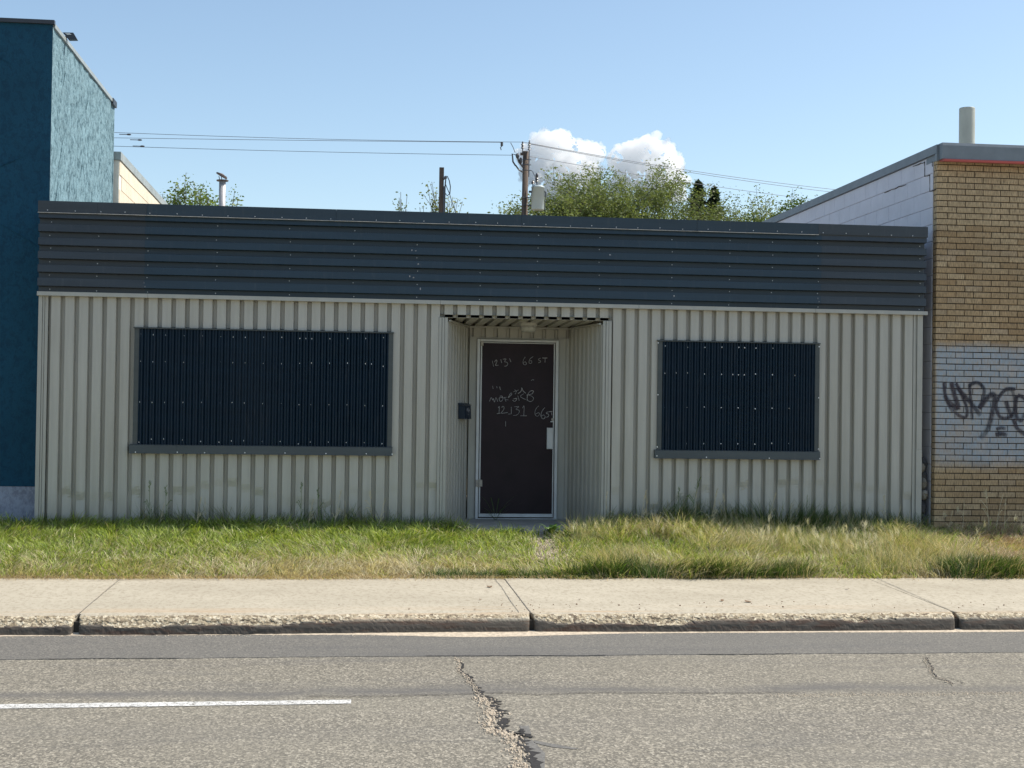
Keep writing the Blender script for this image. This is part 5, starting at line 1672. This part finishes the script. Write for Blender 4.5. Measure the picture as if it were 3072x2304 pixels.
# gravel in the bare patch before the step
P = [(5.36 + .09 * (y + 1) + random.gauss(0, .16), y, 0) for y in np.linspace(-1.75, -.4, 120)]
m = MB()
for k in range(1700):
    p = random.choice(P)
    x, y = p[0] + random.gauss(0, .05), p[1] + random.gauss(0, .05)
    s = random.uniform(.004, .014); z = float(ground_z(x, y)) - .003
    a = random.uniform(0, 6.28); ca, sa = math.cos(a), math.sin(a)
    bs = [(-1, -.7), (.8, -1), (1.1, .6), (-.5, 1)]
    vs = [(x + (u * ca - v * sa) * s, y + (u * sa + v * ca) * s, z) for u, v in bs] + [(x + (u * ca - v * sa) * s * .6, y + (u * sa + v * ca) * s * .6, z + s * .8) for u, v in bs]
    m.add(vs, [(4, 5, 6, 7), (0, 1, 5, 4), (1, 2, 6, 5), (2, 3, 7, 6), (3, 0, 4, 7)])
tag(m.build('path_gravel', MT['gravel']), 'pale gravel on the bare patch leading to the door', None, None, 'stuff')

# ---- single plants one can point to
def stalk_mesh(h, seed, seed_head=True):
    rr = random.Random(seed)
    m = MB()
    lean = rr.uniform(-.25, .25); ly = rr.uniform(-.1, .05)
    P = [(lean * h * (t ** 1.6), ly * h * t, h * t) for t in (0, .3, .6, .85, 1)]
    m.tube(P, [.010, .009, .007, .005, .003], 4)
    for k in range(4):
        t = rr.uniform(.1, .6); L = rr.uniform(.12, .30)
        a = rr.uniform(0, 6.28)
        x, y, z = lean * h * (t ** 1.6), ly * h * t, h * t
        e = (x + math.cos(a) * L * .7, y + math.sin(a) * L * .3, z + L * .7)
        e2 = (x + math.cos(a) * L * 1.1, y + math.sin(a) * L * .4, z + L * .55)
        w = .010
        m.add([(x, y, z - w), (x, y, z + w), (e[0], e[1], e[2] + w), (e[0], e[1], e[2] - w), e2], [(0, 1, 2, 3), (3, 2, 4)])
    if seed_head:
        for k in range(16):
            t = .78 + .22 * k / 16
            x, y, z = lean * h * (t ** 1.6), ly * h * t, h * t
            a = rr.uniform(0, 6.28); L = rr.uniform(.035, .075)
            m.add([(x, y, z), (x + math.cos(a) * L * .5 + .008, y, z + L * .6), (x + math.cos(a) * L, y + math.sin(a) * L * .4, z + L * 1.1), (x + math.cos(a) * L * .5 - .008, y, z + L * .7)], [(0, 1, 2, 3)])
    return m
MT['straw'] = mat_plain('dry_straw', (.50, .43, .28), .7, 0, .2, 30)
MT['weedgreen'] = mat_plain('weed_green', (.075, .12, .03), .6, 0, .25, 30)
src = {}
for i in range(5):
    o = stalk_mesh(1.0, 50 + i).build('grass_stalk', MT['straw']); me = o.data; bpy.data.objects.remove(o); src[('s', i)] = me
    o = stalk_mesh(1.0, 60 + i).build('grass_stalk', MT['weedgreen']); me = o.data; bpy.data.objects.remove(o); src[('g', i)] = me
zones = [
    ([(.10, .2, 's'), (1.22, .52, 'g'), (1.40, .46, 'g'), (1.32, .28, 's'), (1.72, .36, 's'), (1.80, .32, 's')], 'stalk against siding under left half of the wide boarded window', 'stalks under the left part of the wide boarded window'),
    ([(2.82, .50, 'g'), (3.02, .46, 'g'), (2.9, .34, 's'), (3.18, .42, 's'), (3.60, .42, 's'), (3.66, .36, 's'), (3.3, .3, 's')], 'stalk against siding under right half of the wide boarded window', 'stalks under the right part of the wide boarded window'),
    ([(6.18, .42, 's'), (6.55, .46, 's'), (6.62, .40, 's'), (6.98, .50, 'g'), (7.12, .60, 'g'), (7.2, .44, 's'), (7.34, .50, 's'), (7.42, .34, 's'), (7.55, .42, 's')], 'stalk against siding around left half of smaller boarded window', 'stalks under the left part of the smaller boarded window'),
    ([(8.02, .44, 's'), (8.28, .32, 's'), (8.5, .40, 'g'), (8.9, .34, 'g'), (9.45, .40, 's'), (9.52, .30, 's'), (9.7, .24, 's')], 'stalk against siding at right end of the tan facade', 'stalks at the right end of the tan facade'),
    ([(10.12, .26, 's'), (10.32, .36, 's'), (10.62, .50, 's'), (10.70, .44, 's'), (10.78, .40, 's'), (11.02, .34, 's')], 'stalk standing in front of the brick wall', 'stalks in front of the brick wall')]
kk = 0
ORD = ['first', 'second', 'third', 'fourth', 'fifth', 'sixth', 'seventh', 'eighth', 'ninth', 'tenth']
for lst, lab, grp in zones:
    for oi, (x, hgt, kd) in enumerate(sorted(lst)):
        o = bpy.data.objects.new('grass_stalk', src[(kd, kk % 5)])
        COL.objects.link(o); kk += 1
        y = random.uniform(-.30, -.10)
        o.location = (x, y, float(ground_z(x, y)))
        o.scale = (hgt * .8, hgt * .8, hgt)
        o.rotation_euler = (0, 0, random.uniform(-.6, .6))
        tag(o, ORD[oi] + ' from left: ' + ('green ' if kd == 'g' else 'straw ') + lab, 'plant', grp)

def rosette(c, n, L, w, seed, label, up=.6, name='weed_plant', mat=None):
    rr = random.Random(seed)
    t = empty(name, c, label, 'plant')
    me0 = None
    for k in range(n):
        a = rr.uniform(0, 6.28); l = L * rr.uniform(.6, 1.1); u = up * rr.uniform(.5, 1.3)
        m = MB()
        pts = [(0, .15), (.25, .7), (.5, 1), (.75, .75), (1, .05)]
        vs = []
        for s, wf in pts:
            rad = l * s; zz = l * u * (s - .45 * s * s)
            for sg in (-1, 1):
                vs.append((c[0] + math.cos(a) * rad - math.sin(a) * sg * w * wf, c[1] + math.sin(a) * rad + math.cos(a) * sg * w * wf, c[2] + zz + (.01 * wf if sg else 0)))
        m.add(vs, [(2 * i, 2 * i + 1, 2 * i + 3, 2 * i + 2) for i in range(4)])
        m.build('leaf', mat or MT['broadleaf'], t)
MT['broadleaf'] = mat_plain('broad_leaf_green', (.10, .18, .035), .5, 0, .25, 20)
rosette((5.52, -.50, -.05), 16, .15, .022, 3, 'broad leaved green weed at the right end of the doorstep', 1.2)
rosette((5.72, -.62, -.06), 12, .12, .018, 4, 'smaller broad leaved weed right of the doorstep', .9)
rosette((5.06, .92, -.02), 16, .34, .004, 5, 'wispy dark grass clump growing at the foot of the door', 1.5, 'grass_clump', MT['weedgreen'])
rosette((5.02, -.42, -.05), 12, .12, .018, 6, 'low leafy weed at the left end of the doorstep', .6)

# ---- fallen leaves on the sidewalk
def fallen(x, y, s, seed, label):
    rr = random.Random(seed)
    z = -0.3265 + .02 * (y + 4.42) + .003
    m = MB(); n = 7; vs = [(x, y, z + s * .25)]
    for k in range(n):
        a = 2 * math.pi * k / n; r_ = s * rr.uniform(.6, 1.2)
        vs.append((x + math.cos(a) * r_, y + math.sin(a) * r_, z + rr.uniform(0, .5) * s))
    m.add(vs, [(0, 1 + k, 1 + (k + 1) % n) for k in range(n)])
    tag(m.build('fallen_leaf', MT['dryleaf'], base=(x, y, z)), label, 'leaf', 'fallen leaves on the sidewalk')
fallen(4.60, -2.99, .030, 1, 'curled brown leaf in the middle of the sidewalk left of the middle joint')
fallen(4.45, -3.71, .014, 2, 'small dark leaf on the sidewalk below the curled brown leaf')
fallen(4.36, -4.21, .014, 3, 'small dark leaf near the kerb left of the middle joint')
fallen(6.74, -3.86, .034, 4, 'largest dark leaf on the sidewalk right of the middle joint')
fallen(6.52, -3.80, .020, 5, 'flat brown leaf just left of the largest dark leaf')
fallen(7.87, -3.15, .020, 6, 'dark leaf on the right slab near the middle of the sidewalk')
fallen(5.30, -3.71, .016, 7, 'small curled leaf on the sidewalk right of the middle joint')
fallen(6.34, -4.30, .016, 8, 'small dark leaf at the kerb edge on the right slab')
